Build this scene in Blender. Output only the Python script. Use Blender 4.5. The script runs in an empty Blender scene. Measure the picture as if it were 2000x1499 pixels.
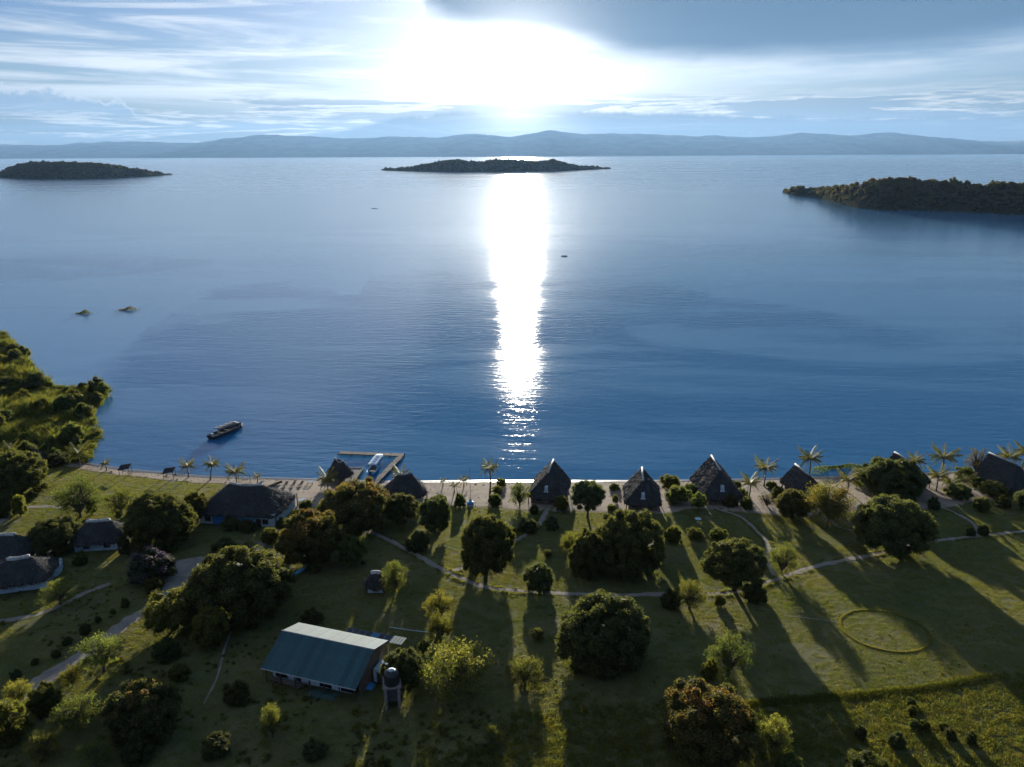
import bpy, math, random
import numpy as np
from mathutils import Vector, Matrix

R_ = math.radians
scene = bpy.context.scene
COL = scene.collection
random.seed(7)
RNG = np.random.default_rng(11)

# ------------------------------------------------------------------ camera
CAM_H = 75.0
FPX = 1500.0                     # focal length in photo pixels (photo is 2000 wide)
PITCH = R_(16.65)
ROLL = R_(0.26)
FWD = Vector((0, math.cos(PITCH), -math.sin(PITCH)))
RIGHT0 = Vector((1, 0, 0))
UP0 = RIGHT0.cross(FWD)
RIGHT = (RIGHT0 * math.cos(ROLL) - UP0 * math.sin(ROLL)).normalized()
UP = (UP0 * math.cos(ROLL) + RIGHT0 * math.sin(ROLL)).normalized()
CPOS = Vector((0, 0, CAM_H))
cam_data = bpy.data.cameras.new('camera')
cam = bpy.data.objects.new('camera', cam_data)
COL.objects.link(cam)
cam.matrix_world = Matrix(((RIGHT.x, UP.x, -FWD.x, 0), (RIGHT.y, UP.y, -FWD.y, 0), (RIGHT.z, UP.z, -FWD.z, CAM_H), (0, 0, 0, 1)))
cam_data.sensor_width = 36.0
cam_data.lens = 36.0 * FPX / 2000.0
cam_data.clip_start = 0.5
cam_data.clip_end = 120000.0
scene.camera = cam

# ------------------------------------------------------------------ sun, sky, exposure
SUN_EL, SUN_AZ = 4.9, 0.5        # degrees above the horizon, degrees right of straight ahead
se, sa = R_(SUN_EL), R_(SUN_AZ)
SUN_DIR = Vector((math.sin(sa) * math.cos(se), math.cos(sa) * math.cos(se), math.sin(se)))
sun_data = bpy.data.lights.new('sun', 'SUN')
sun_data.energy = 5.0
sun_data.angle = R_(0.53)
sun_data.color = (1.0, 0.93, 0.80)
sun = bpy.data.objects.new('sun', sun_data)
COL.objects.link(sun)
sun.rotation_euler = SUN_DIR.to_track_quat('Z', 'Y').to_euler()
sun.location = (0, 300, 400)

scene.view_settings.view_transform = 'Standard'
scene.view_settings.look = 'None'
scene.view_settings.gamma = 1.0
scene.view_settings.use_curve_mapping = False
scene.view_settings.exposure = 1.34

cy = scene.cycles
cy.use_denoising = True
cy.denoiser = 'OPENIMAGEDENOISE'
cy.max_bounces = 6
cy.diffuse_bounces = 2
cy.glossy_bounces = 2
cy.transmission_bounces = 3
cy.transparent_max_bounces = 6
cy.volume_bounces = 1
cy.sample_clamp_direct = 0.0
cy.sample_clamp_indirect = 4.0
cy.caustics_reflective = False
cy.caustics_refractive = False
cy.use_adaptive_sampling = True
cy.adaptive_threshold = 0.02


class NT:
    """small helper to write node graphs as expressions"""
    def __init__(self, tree):
        self.t = tree; self.n = tree.nodes; self.l = tree.links
        self.n.clear()
    def new(self, typ, **kw):
        nd = self.n.new(typ)
        for k, v in kw.items():
            setattr(nd, k, v)
        return nd
    def put(self, sock, v):
        if v is None:
            return
        if hasattr(v, 'is_output') or isinstance(v, bpy.types.NodeSocket):
            self.l.new(v, sock)
        else:
            if sock.type == 'RGBA' and not hasattr(v, '__len__'):
                v = (v, v, v, 1)
            elif sock.type == 'RGBA' and len(v) == 3:
                v = (*v, 1)
            elif sock.type == 'VECTOR' and not hasattr(v, '__len__'):
                v = (v, v, v)
            sock.default_value = v
    def m(self, op, a, b=None, c=None, clamp=False):
        nd = self.new('ShaderNodeMath', operation=op, use_clamp=clamp)
        for s, v in zip(nd.inputs, (a, b, c)):
            self.put(s, v)
        return nd.outputs[0]
    def add(self, a, b): return self.m('ADD', a, b)
    def sub(self, a, b): return self.m('SUBTRACT', a, b)
    def mul(self, a, b): return self.m('MULTIPLY', a, b)
    def mn(self, a, b): return self.m('MINIMUM', a, b)
    def mx(self, a, b): return self.m('MAXIMUM', a, b)
    def ss(self, x, lo, hi, a=0.0, b=1.0):
        nd = self.new('ShaderNodeMapRange', interpolation_type='SMOOTHSTEP')
        for s, v in zip(nd.inputs, (x, lo, hi, a, b)):
            self.put(s, v)
        return nd.outputs[0]
    def lin(self, x, lo, hi, a=0.0, b=1.0):
        nd = self.new('ShaderNodeMapRange', interpolation_type='LINEAR')
        for s, v in zip(nd.inputs, (x, lo, hi, a, b)):
            self.put(s, v)
        return nd.outputs[0]
    def vm(self, op, a, b=None):
        nd = self.new('ShaderNodeVectorMath', operation=op)
        self.put(nd.inputs[0], a)
        if op == 'SCALE':
            self.put(nd.inputs['Scale'], b)
            return nd.outputs[0]
        if b is not None:
            self.put(nd.inputs[1], b)
        return nd.outputs['Value'] if op in ('DOT_PRODUCT', 'LENGTH', 'DISTANCE') else nd.outputs[0]
    def sep(self, v):
        nd = self.new('ShaderNodeSeparateXYZ'); self.put(nd.inputs[0], v)
        return nd.outputs
    def comb(self, x, y, z):
        nd = self.new('ShaderNodeCombineXYZ')
        for s, v in zip(nd.inputs, (x, y, z)):
            self.put(s, v)
        return nd.outputs[0]
    def mix(self, f, a, b, blend='MIX'):
        nd = self.new('ShaderNodeMix', data_type='RGBA', blend_type=blend)
        self.put(nd.inputs[0], f); self.put(nd.inputs[6], a); self.put(nd.inputs[7], b)
        return nd.outputs[2]
    def noise(self, vec, scale=5, detail=3, rough=0.5, dist=0.0, out=0):
        nd = self.new('ShaderNodeTexNoise')
        self.put(nd.inputs['Vector'], vec); self.put(nd.inputs['Scale'], scale)
        self.put(nd.inputs['Detail'], detail); self.put(nd.inputs['Roughness'], rough)
        self.put(nd.inputs['Distortion'], dist)
        return nd.outputs[out]
    def ramp(self, f, stops, interp='LINEAR'):
        nd = self.new('ShaderNodeValToRGB')
        nd.color_ramp.interpolation = interp
        el = nd.color_ramp.elements
        while len(el) < len(stops):
            el.new(0.5)
        for e, (p, c) in zip(el, stops):
            e.position = p
            if not hasattr(c, '__len__'): c = (c, c, c)
            e.color = (*c, 1) if len(c) == 3 else c
        self.put(nd.inputs[0], f)
        return nd.outputs[0]


def px_azel(x, y):
    d = RIGHT * (x - 1000) + UP * (749.5 - y) + FWD * FPX
    d.normalize()
    return math.degrees(math.atan2(d.x, d.y)), math.degrees(math.asin(d.z))


world = bpy.data.worlds.new('World')
scene.world = world
world.use_nodes = True


def build_world():
    g = NT(world.node_tree)
    out = g.new('ShaderNodeOutputWorld')
    bg = g.new('ShaderNodeBackground')
    g.l.new(bg.outputs[0], out.inputs[0])
    sky = g.new('ShaderNodeTexSky', sky_type='NISHITA')
    sky.sun_disc = False
    sky.sun_elevation = se
    sky.sun_rotation = sa
    sky.altitude = 800
    sky.air_density = 1.0
    sky.dust_density = 0.6
    sky.ozone_density = 2.0
    tc = g.new('ShaderNodeTexCoord')
    d = tc.outputs['Generated']
    x, y, z = g.sep(d)
    zc = g.mx(z, 0.0)
    el = g.mul(g.m('ARCSINE', z), 57.2958)
    az = g.mul(g.m('ARCTAN2', x, y), 57.2958)
    ca = g.vm('DOT_PRODUCT', d, tuple(SUN_DIR))
    ang = g.mul(g.m('ARCCOSINE', g.mn(ca, 0.99999)), 57.2958)
    # clear sky, cooled to the photograph's white balance
    base = g.mix(1.0, sky.outputs[0], (0.43, 0.57, 0.93, 1), 'MULTIPLY')
    # aureole round the sun in thin high cloud
    aur = g.add(g.mul(g.m('EXPONENT', g.mul(ang, -1 / 5.5)), 5.5), g.add(g.mul(g.m('EXPONENT', g.mul(ang, -1 / 2.2)), 42.0), g.mul(g.m('EXPONENT', g.mul(ang, -1 / 14.0)), 2.2)))
    elw = g.ss(el, -1.0, 4.0, 0.35, 1.0)
    col = base
    # ---- planar coordinates for high cloud
    inv = g.m('DIVIDE', 1.0, g.add(zc, 0.06))
    pl = g.comb(g.mul(x, inv), g.mul(y, inv), 0.0)
    # veil near horizon (humid haze band)
    hz = g.ss(el, 9.0, 0.0)
    col = g.mix(g.mul(hz, 0.62), col, (2.0, 2.6, 3.25, 1))
    low = g.ss(el, 5.2, 0.9)
    col = g.mix(g.mul(low, 0.96), col, (0.55, 0.72, 0.82, 1))
    # cirrus streaks
    mp = g.new('ShaderNodeMapping'); g.put(mp.inputs[0], g.comb(az, g.mul(el, 3.2), 0.0))
    mp.inputs['Rotation'].default_value = (0, 0, R_(38))
    mp.inputs['Scale'].default_value = (0.035, 0.16, 1)
    c1 = g.noise(mp.outputs[0], 1.0, 6, 0.62, 0.9)
    c1m = g.ss(c1, 0.42, 0.66)
    left = g.ss(az, 12.0, -8.0, 0.25, 1.0)
    cir = g.mul(g.mul(c1m, left), g.ss(el, 2.2, 4.6))
    near = g.m('EXPONENT', g.mul(ang, -1 / 16.0))
    bright = g.add(5.4, g.mul(near, 4.0))
    cirw = g.mix(1.0, (0.92, 0.98, 1.05, 1), g.comb(bright, bright, bright), 'MULTIPLY')
    col = g.mix(g.mul(cir, 0.9), col, cirw)
    # aureole is added before the lower clouds so they can block it
    aurc = g.vm('SCALE', (1.0, 0.985, 0.95), g.mul(aur, elw))
    col = g.mix(1.0, col, aurc, 'ADD')
    # ---- dark altostratus sheet, upper right, with a bright lower rim
    pts = [(-60, 60), (-30, 34), (-17, 22)] + [px_azel(*p) for p in
           ((800, -60), (835, 25), (900, 62), (1000, 84), (1120, 104), (1250, 124), (1420, 128), (1600, 124), (1780, 118), (1880, 104), (1960, 82), (2000, 70))] + [(45, 9.5), (70, 14), (110, 25), (180, 45)]
    fc = g.new('ShaderNodeFloatCurve')
    cm = fc.mapping.curves[0]
    P = [((a + 180) / 360, e / 60) for a, e in pts]
    P = [(0.0, 0.75)] + P
    while len(cm.points) < len(P):
        cm.points.new(0.5, 0.5)
    for q, (a, e) in zip(cm.points, P):
        q.location = (a, e); q.handle_type = 'AUTO'
    fc.mapping.update()
    g.put(fc.inputs['Value'], g.lin(az, -180, 180, 0, 1))
    edge = g.mul(fc.outputs[0], 60.0)
    wob = g.mul(g.sub(g.noise(g.comb(g.mul(az, 0.10), g.mul(el, 0.35), 3.1), 1.0, 5, 0.55), 0.5), 1.6)
    dd = g.add(g.sub(el, edge), wob)
    sheet = g.ss(dd, -0.5, 1.7)
    rim = g.mul(g.ss(dd, -1.5, 0.0), g.ss(dd, 1.0, 0.1))
    rimn = g.ss(g.noise(g.comb(g.mul(az, 0.12), g.mul(el, 1.3), 7.7), 1.0, 4, 0.55), 0.34, 0.62)
    rimw = g.mul(g.mul(rim, rimn), g.add(0.32, g.m('EXPONENT', g.mul(ang, -1 / 14.0))))
    col = g.mix(g.m('MINIMUM', rimw, 0.9), col, cirw)
    shn = g.noise(pl, 0.55, 5, 0.55, 0.4)
    shc = g.mix(shn, (0.50, 1.10, 1.95, 1), (0.90, 1.70, 2.65, 1))
    shc = g.mix(1.0, shc, g.vm('SCALE', (1.0, 0.98, 0.94), g.mul(g.m('EXPONENT', g.mul(ang, -1 / 1.9)), 30.0)), 'ADD')
    hi = g.ss(g.add(el, g.mul(g.noise(pl, 0.35, 4, 0.5), 40.0)), 34.0, 62.0, 1.0, 0.55)
    col = g.mix(g.mul(g.mul(sheet, hi), 0.93), col, shc)
    # ---- low stratocumulus streaks just above the far shore
    lw = g.noise(g.comb(g.mul(az, 0.085), g.mul(el, 1.05), 1.7), 1.0, 7, 0.62, 0.35)
    band = g.mul(g.ss(el, 0.4, 1.4), g.ss(el, 4.4, 3.1))
    core = g.mul(g.ss(lw, 0.47, 0.55), band)
    lit = g.mul(g.mul(g.ss(lw, 0.415, 0.475), g.ss(lw, 0.535, 0.475)), band)
    lowc = g.mix(near, (1.05, 1.55, 2.1, 1), (3.0, 3.3, 3.6, 1))
    col = g.mix(g.mul(core, 0.80), col, lowc)
    fine = g.ss(g.noise(g.comb(g.mul(az, 0.30), g.mul(el, 4.5), 9.0), 1.0, 5, 0.62), 0.38, 0.58)
    lb = g.add(3.6, g.mul(near, 6.0))
    col = g.mix(g.mul(g.mul(lit, fine), 0.92), col, g.comb(lb, g.mul(lb, 0.99), g.mul(lb, 0.95)))
    # cumulus heads on the left
    cn = g.noise(g.comb(g.mul(az, 0.42), g.mul(el, 0.5), 4.4), 1.0, 6, 0.6)
    ctop = g.add(g.mul(g.ss(az, -19.0, -30.0), 2.1), g.mul(cn, 3.4))
    cd = g.sub(g.sub(ctop, 0.1), el)
    cum = g.mul(g.mul(g.ss(cd, 0.0, 0.12), g.ss(el, 2.0, 3.0)), g.mul(g.ss(az, -12.0, -24.0), g.ss(az, -75.0, -50.0)))
    cumc = g.mix(g.ss(cd, 0.0, 0.45), (4.6, 5.0, 5.4, 1), (1.9, 2.7, 3.7, 1))
    col = g.mix(g.mul(cum, 0.8), col, cumc)
    # cloud bank lying on the mountains under the sun
    bt = g.add(g.add(1.15, g.mul(g.ss(az, -17.0, -3.0), 1.75)), g.mul(g.noise(g.comb(g.mul(az, 0.30), 2.0, 0.0), 1.0, 6, 0.62), 1.3))
    bt = g.sub(bt, g.mul(g.ss(az, 2.0, 26.0), 0.75))
    bd = g.sub(g.sub(bt, 0.55), el)
    bank = g.mul(g.ss(bd, 0.0, 0.35), g.mul(g.ss(az, -19.0, -10.0), g.ss(az, 60.0, 28.0)))
    bankc = g.mix(1.0, (0.80, 1.10, 1.45, 1), g.vm('SCALE', (1.0, 0.97, 0.92), g.mul(g.m('EXPONENT', g.mul(ang, -1 / 1.6)), 30.0)), 'ADD')
    col = g.mix(g.mul(bank, 0.88), col, bankc)
    g.put(bg.inputs[0], col)
    bg.inputs[1].default_value = 0.0556


build_world()
world.cycles.sampling_method = 'MANUAL'
world.cycles.sample_map_resolution = 256

# ------------------------------------------------------------------ mapping between photo pixels and places
def ray(px, py):
    return (RIGHT * (px - 1000) + UP * (749.5 - py) + FWD * FPX).normalized()


def at_z(px, py, z=0.0):
    d = ray(px, py)
    t = (z - CAM_H) / d.z
    return CPOS + d * t


def proj(p):
    v = Vector(p) - CPOS
    dz = v.dot(FWD)
    return 1000 + FPX * v.dot(RIGHT) / dz, 749.5 - FPX * v.dot(UP) / dz, dz


SHORE_PX = [(-900, 893), (-500, 893), (-200, 893), (0, 893), (100, 896), (165, 905), (200, 910), (250, 918), (300, 922), (350, 927), (400, 931),
            (500, 934), (600, 936), (700, 940), (800, 941), (950, 940), (1100, 940), (1250, 940), (1400, 938), (1560, 934),
            (1700, 930), (1800, 926), (1900, 920), (2000, 915), (2200, 905), (2600, 890), (3200, 870)]
SH = np.array([tuple(at_z(*p))[:2] for p in SHORE_PX])
SH = SH[np.argsort(SH[:, 0])]


def shore_y(X):
    return np.interp(X, SH[:, 0], SH[:, 1])


def ground_z(X, Y):
    """lake shore land: beach, then a slope rising away from the lake"""
    d = shore_y(X) - Y
    und = 0.10 * np.sin(X * 0.11 + Y * 0.07) + 0.12 * np.sin(X * 0.043 - Y * 0.09 + 1.0)
    z = np.where(d < 0, d * 0.12, np.where(d < 14, d * 0.10, 1.4 + (d - 14) * 0.080))
    return z + und * np.clip((d - 14) / 20, 0, 1)


def gp(px, py, h=0.0):
    """the point h above the ground seen at a photo pixel"""
    z = 1.0
    for _ in range(12):
        p = at_z(px, py, z + h)
        z = float(ground_z(p.x, p.y))
    return Vector((p.x, p.y, z + h))


# ------------------------------------------------------------------ object helpers
def link(o, parent=None):
    COL.objects.link(o)
    if parent is not None:
        o.parent = parent
    return o


def tag(o, label=None, cat=None, group=None, kind=None):
    if label: o['label'] = label
    if cat: o['category'] = cat
    if group: o['group'] = group
    if kind: o['kind'] = kind
    return o


def mesh_np(name, V, F, mats=None, smooth=False, fmat=None):
    """mesh from arrays; F is an (n,k) array or a list of index tuples"""
    me = bpy.data.meshes.new(name)
    V = np.asarray(V, dtype=np.float32)
    if isinstance(F, np.ndarray):
        k = F.shape[1]
        me.vertices.add(len(V)); me.vertices.foreach_set('co', V.ravel())
        me.loops.add(F.size); me.loops.foreach_set('vertex_index', F.astype(np.int32).ravel())
        me.polygons.add(len(F)); me.polygons.foreach_set('loop_start', np.arange(0, F.size, k, dtype=np.int32))
        me.update(calc_edges=True)
    else:
        me.from_pydata([tuple(map(float, v)) for v in V], [], F)
    for m in (mats or []):
        me.materials.append(m)
    if fmat is not None:
        me.polygons.foreach_set('material_index', np.asarray(fmat, dtype=np.int32))
    if smooth:
        me.polygons.foreach_set('use_smooth', np.ones(len(me.polygons), dtype=bool))
    me.update()
    return me


def put(name, me, parent=None, loc=(0, 0, 0), rot=(0, 0, 0), scale=(1, 1, 1)):
    o = bpy.data.objects.new(name, me)
    link(o, parent)
    o.location = loc; o.rotation_euler = rot; o.scale = scale
    return o


def empty(name, loc=(0, 0, 0), rz=0.0):
    o = bpy.data.objects.new(name, None)
    link(o)
    o.location = loc; o.rotation_euler = (0, 0, rz); o.empty_display_size = 0.5
    return o


class MB:
    """collects solid pieces into one mesh"""
    def __init__(self):
        self.V = []; self.F = []
    def _add(self, vs, fs):
        n = len(self.V)
        self.V += [tuple(v) for v in vs]
        self.F += [tuple(i + n for i in f) for f in fs]
        return self
    def box(self, c, s, rz=0.0, M=None):
        cx, cy_, cz = c; sx, sy, sz = s[0] / 2, s[1] / 2, s[2] / 2
        co, si = math.cos(rz), math.sin(rz)
        vs = []
        for dx, dy, dz in ((-1, -1, -1), (1, -1, -1), (1, 1, -1), (-1, 1, -1), (-1, -1, 1), (1, -1, 1), (1, 1, 1), (-1, 1, 1)):
            lx, ly = dx * sx, dy * sy
            vs.append((cx + lx * co - ly * si, cy_ + lx * si + ly * co, cz + dz * sz))
        return self._add(vs, [(0, 3, 2, 1), (4, 5, 6, 7), (0, 1, 5, 4), (1, 2, 6, 5), (2, 3, 7, 6), (3, 0, 4, 7)])
    def tube(self, pts, r, n=8, cap=True):
        pts = [Vector(p) for p in pts]
        if not hasattr(r, '__len__'): r = [r] * len(pts)
        rings = []
        for i, p in enumerate(pts):
            t = (pts[min(i + 1, len(pts) - 1)] - pts[max(i - 1, 0)]).normalized()
            a = t.cross(Vector((0, 0, 1)) if abs(t.z) < 0.9 else Vector((1, 0, 0))).normalized()
            b = t.cross(a)
            rings.append([p + (a * math.cos(2 * math.pi * k / n) + b * math.sin(2 * math.pi * k / n)) * r[i] for k in range(n)])
        vs = [v for rg in rings for v in rg]
        fs = []
        for i in range(len(pts) - 1):
            for k in range(n):
                fs.append((i * n + k, i * n + (k + 1) % n, (i + 1) * n + (k + 1) % n, (i + 1) * n + k))
        if cap:
            fs.append(tuple(range(n - 1, -1, -1)))
            fs.append(tuple((len(pts) - 1) * n + k for k in range(n)))
        return self._add(vs, fs)
    def lathe(self, prof, n=20, c=(0, 0, 0)):
        vs = []
        for r, z in prof:
            for k in range(n):
                a = 2 * math.pi * k / n
                vs.append((c[0] + r * math.cos(a), c[1] + r * math.sin(a), c[2] + z))
        fs = []
        for i in range(len(prof) - 1):
            for k in range(n):
                fs.append((i * n + k, i * n + (k + 1) % n, (i + 1) * n + (k + 1) % n, (i + 1) * n + k))
        fs.append(tuple(range(n - 1, -1, -1))); fs.append(tuple((len(prof) - 1) * n + k for k in range(n)))
        return self._add(vs, fs)
    def prism(self, poly, z0, z1):
        n = len(poly)
        vs = [(x, y, z0) for x, y in poly] + [(x, y, z1) for x, y in poly]
        fs = [tuple(range(n - 1, -1, -1)), tuple(range(n, 2 * n))]
        for i in range(n):
            fs.append((i, (i + 1) % n, n + (i + 1) % n, n + i))
        return self._add(vs, fs)
    def faces(self, vs, fs): return self._add(vs, fs)
    def mesh(self, name, mat, smooth=False, bevel=0):
        return mesh_np(name, self.V, self.F, [mat] if mat else None, smooth)
    def build(self, name, mat, parent=None, smooth=False, loc=(0, 0, 0)):
        return put(name, self.mesh(name, mat, smooth), parent, loc)


# ------------------------------------------------------------------ materials
def pmat(name, col, rough=0.7, var=0.25, scale=3.0, metal=0.0, bump=0.0, bscale=None, spec=0.4, objvar=0.0, coord='Object', detail=4, col2=None):
    m = bpy.data.materials.new(name); m.use_nodes = True
    g = NT(m.node_tree)
    out = g.new('ShaderNodeOutputMaterial'); b = g.new('ShaderNodeBsdfPrincipled')
    g.l.new(b.outputs[0], out.inputs[0])
    tc = g.new('ShaderNodeTexCoord')
    n = g.noise(tc.outputs[coord], scale, detail, 0.6)
    c2 = col2 if col2 else tuple(c * (1 - var) for c in col)
    c1 = col if col2 else tuple(min(c * (1 + var), 0.95) for c in col)
    c = g.mix(g.ss(n, 0.3, 0.7), c2, c1)
    if objvar:
        oi = g.new('ShaderNodeObjectInfo')
        c = g.mix(1.0, c, g.comb(*[g.lin(oi.outputs['Random'], 0, 1, 1 - objvar, 1 + objvar)] * 3), 'MULTIPLY')
    g.put(b.inputs['Base Color'], c)
    b.inputs['Roughness'].default_value = rough
    b.inputs['Metallic'].default_value = metal
    b.inputs['Specular IOR Level'].default_value = spec
    if bump:
        bp = g.new('ShaderNodeBump'); bp.inputs['Strength'].default_value = bump
        bp.inputs['Distance'].default_value = 0.1
        g.put(bp.inputs['Height'], g.noise(tc.outputs[coord], bscale or scale * 4, 4, 0.6))
        g.l.new(bp.outputs[0], b.inputs['Normal'])
    return m


def leaf_mat(name, col, col2, trans=0.4, tcol=None, rough=0.75, spec=0.10):
    """leaf colour varies leaf by leaf (attribute rnd), tree by tree, and towards col2 where the plant has flushed new leaves (attribute tint)"""
    m = bpy.data.materials.new(name); m.use_nodes = True
    g = NT(m.node_tree)
    out = g.new('ShaderNodeOutputMaterial'); b = g.new('ShaderNodeBsdfPrincipled')
    at = g.new('ShaderNodeAttribute', attribute_name='rnd')
    ti = g.new('ShaderNodeAttribute', attribute_name='tint')
    oi = g.new('ShaderNodeObjectInfo')
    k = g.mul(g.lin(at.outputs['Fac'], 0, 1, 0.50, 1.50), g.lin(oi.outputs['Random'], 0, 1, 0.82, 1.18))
    c = g.mix(ti.outputs['Fac'], col, col2)
    hue = g.m('FRACT', g.mul(oi.outputs['Random'], 7.31))
    c = g.mix(1.0, c, g.comb(g.mul(k, g.lin(hue, 0, 1, 0.86, 1.16)), k, g.mul(k, g.lin(hue, 0, 1, 1.12, 0.86))), 'MULTIPLY')
    g.put(b.inputs['Base Color'], c)
    b.inputs['Roughness'].default_value = rough
    b.inputs['Specular IOR Level'].default_value = spec
    tr = g.new('ShaderNodeBsdfTranslucent')
    g.put(tr.inputs[0], g.mix(1.0, c, tcol or (2.1, 2.0, 0.9, 1), 'MULTIPLY'))
    mx = g.new('ShaderNodeMixShader'); mx.inputs[0].default_value = trans
    g.l.new(b.outputs[0], mx.inputs[1]); g.l.new(tr.outputs[0], mx.inputs[2])
    g.l.new(mx.outputs[0], out.inputs[0])
    return m


MAT = {}
MAT['mango'] = leaf_mat('mango_leaf', (0.088, 0.100, 0.036), (0.19, 0.120, 0.050), 0.42)
MAT['light'] = leaf_mat('light_leaf', (0.105, 0.124, 0.036), (0.17, 0.155, 0.048), 0.50)
MAT['shrub'] = leaf_mat('shrub_leaf', (0.094, 0.110, 0.033), (0.155, 0.145, 0.045), 0.47)
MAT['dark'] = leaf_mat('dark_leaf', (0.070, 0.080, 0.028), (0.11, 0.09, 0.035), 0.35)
MAT['grey'] = leaf_mat('dry_leaf', (0.085, 0.080, 0.045), (0.12, 0.10, 0.06), 0.35)
MAT['palm'] = leaf_mat('palm_leaf', (0.105, 0.118, 0.034), (0.20, 0.175, 0.05), 0.45, rough=0.55, spec=0.2)
MAT['bougain'] = leaf_mat('bougainvillea_leaf', (0.050, 0.070, 0.025), (0.20, 0.13, 0.22), 0.35, tcol=(1.6, 1.5, 1.4, 1))
MAT['reed'] = leaf_mat('reed_leaf', (0.095, 0.122, 0.030), (0.15, 0.135, 0.045), 0.45)
MAT['grass'] = leaf_mat('grass_blade', (0.140, 0.172, 0.046), (0.235, 0.215, 0.085), 0.45, tcol=(1.9, 1.8, 0.7, 1))
MAT['fieldgrass'] = leaf_mat('field_grass_blade', (0.120, 0.138, 0.038), (0.185, 0.165, 0.06), 0.45, tcol=(1.9, 1.8, 0.7, 1))
MAT['island'] = leaf_mat('island_leaf', (0.150, 0.135, 0.075), (0.24, 0.16, 0.085), 0.32)
MAT['bark'] = pmat('bark', (0.10, 0.075, 0.055), 0.9, 0.4, 6, bump=0.5)
MAT['palmbark'] = pmat('palm_bark', (0.17, 0.14, 0.11), 0.9, 0.3, 8, bump=0.5)


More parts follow.
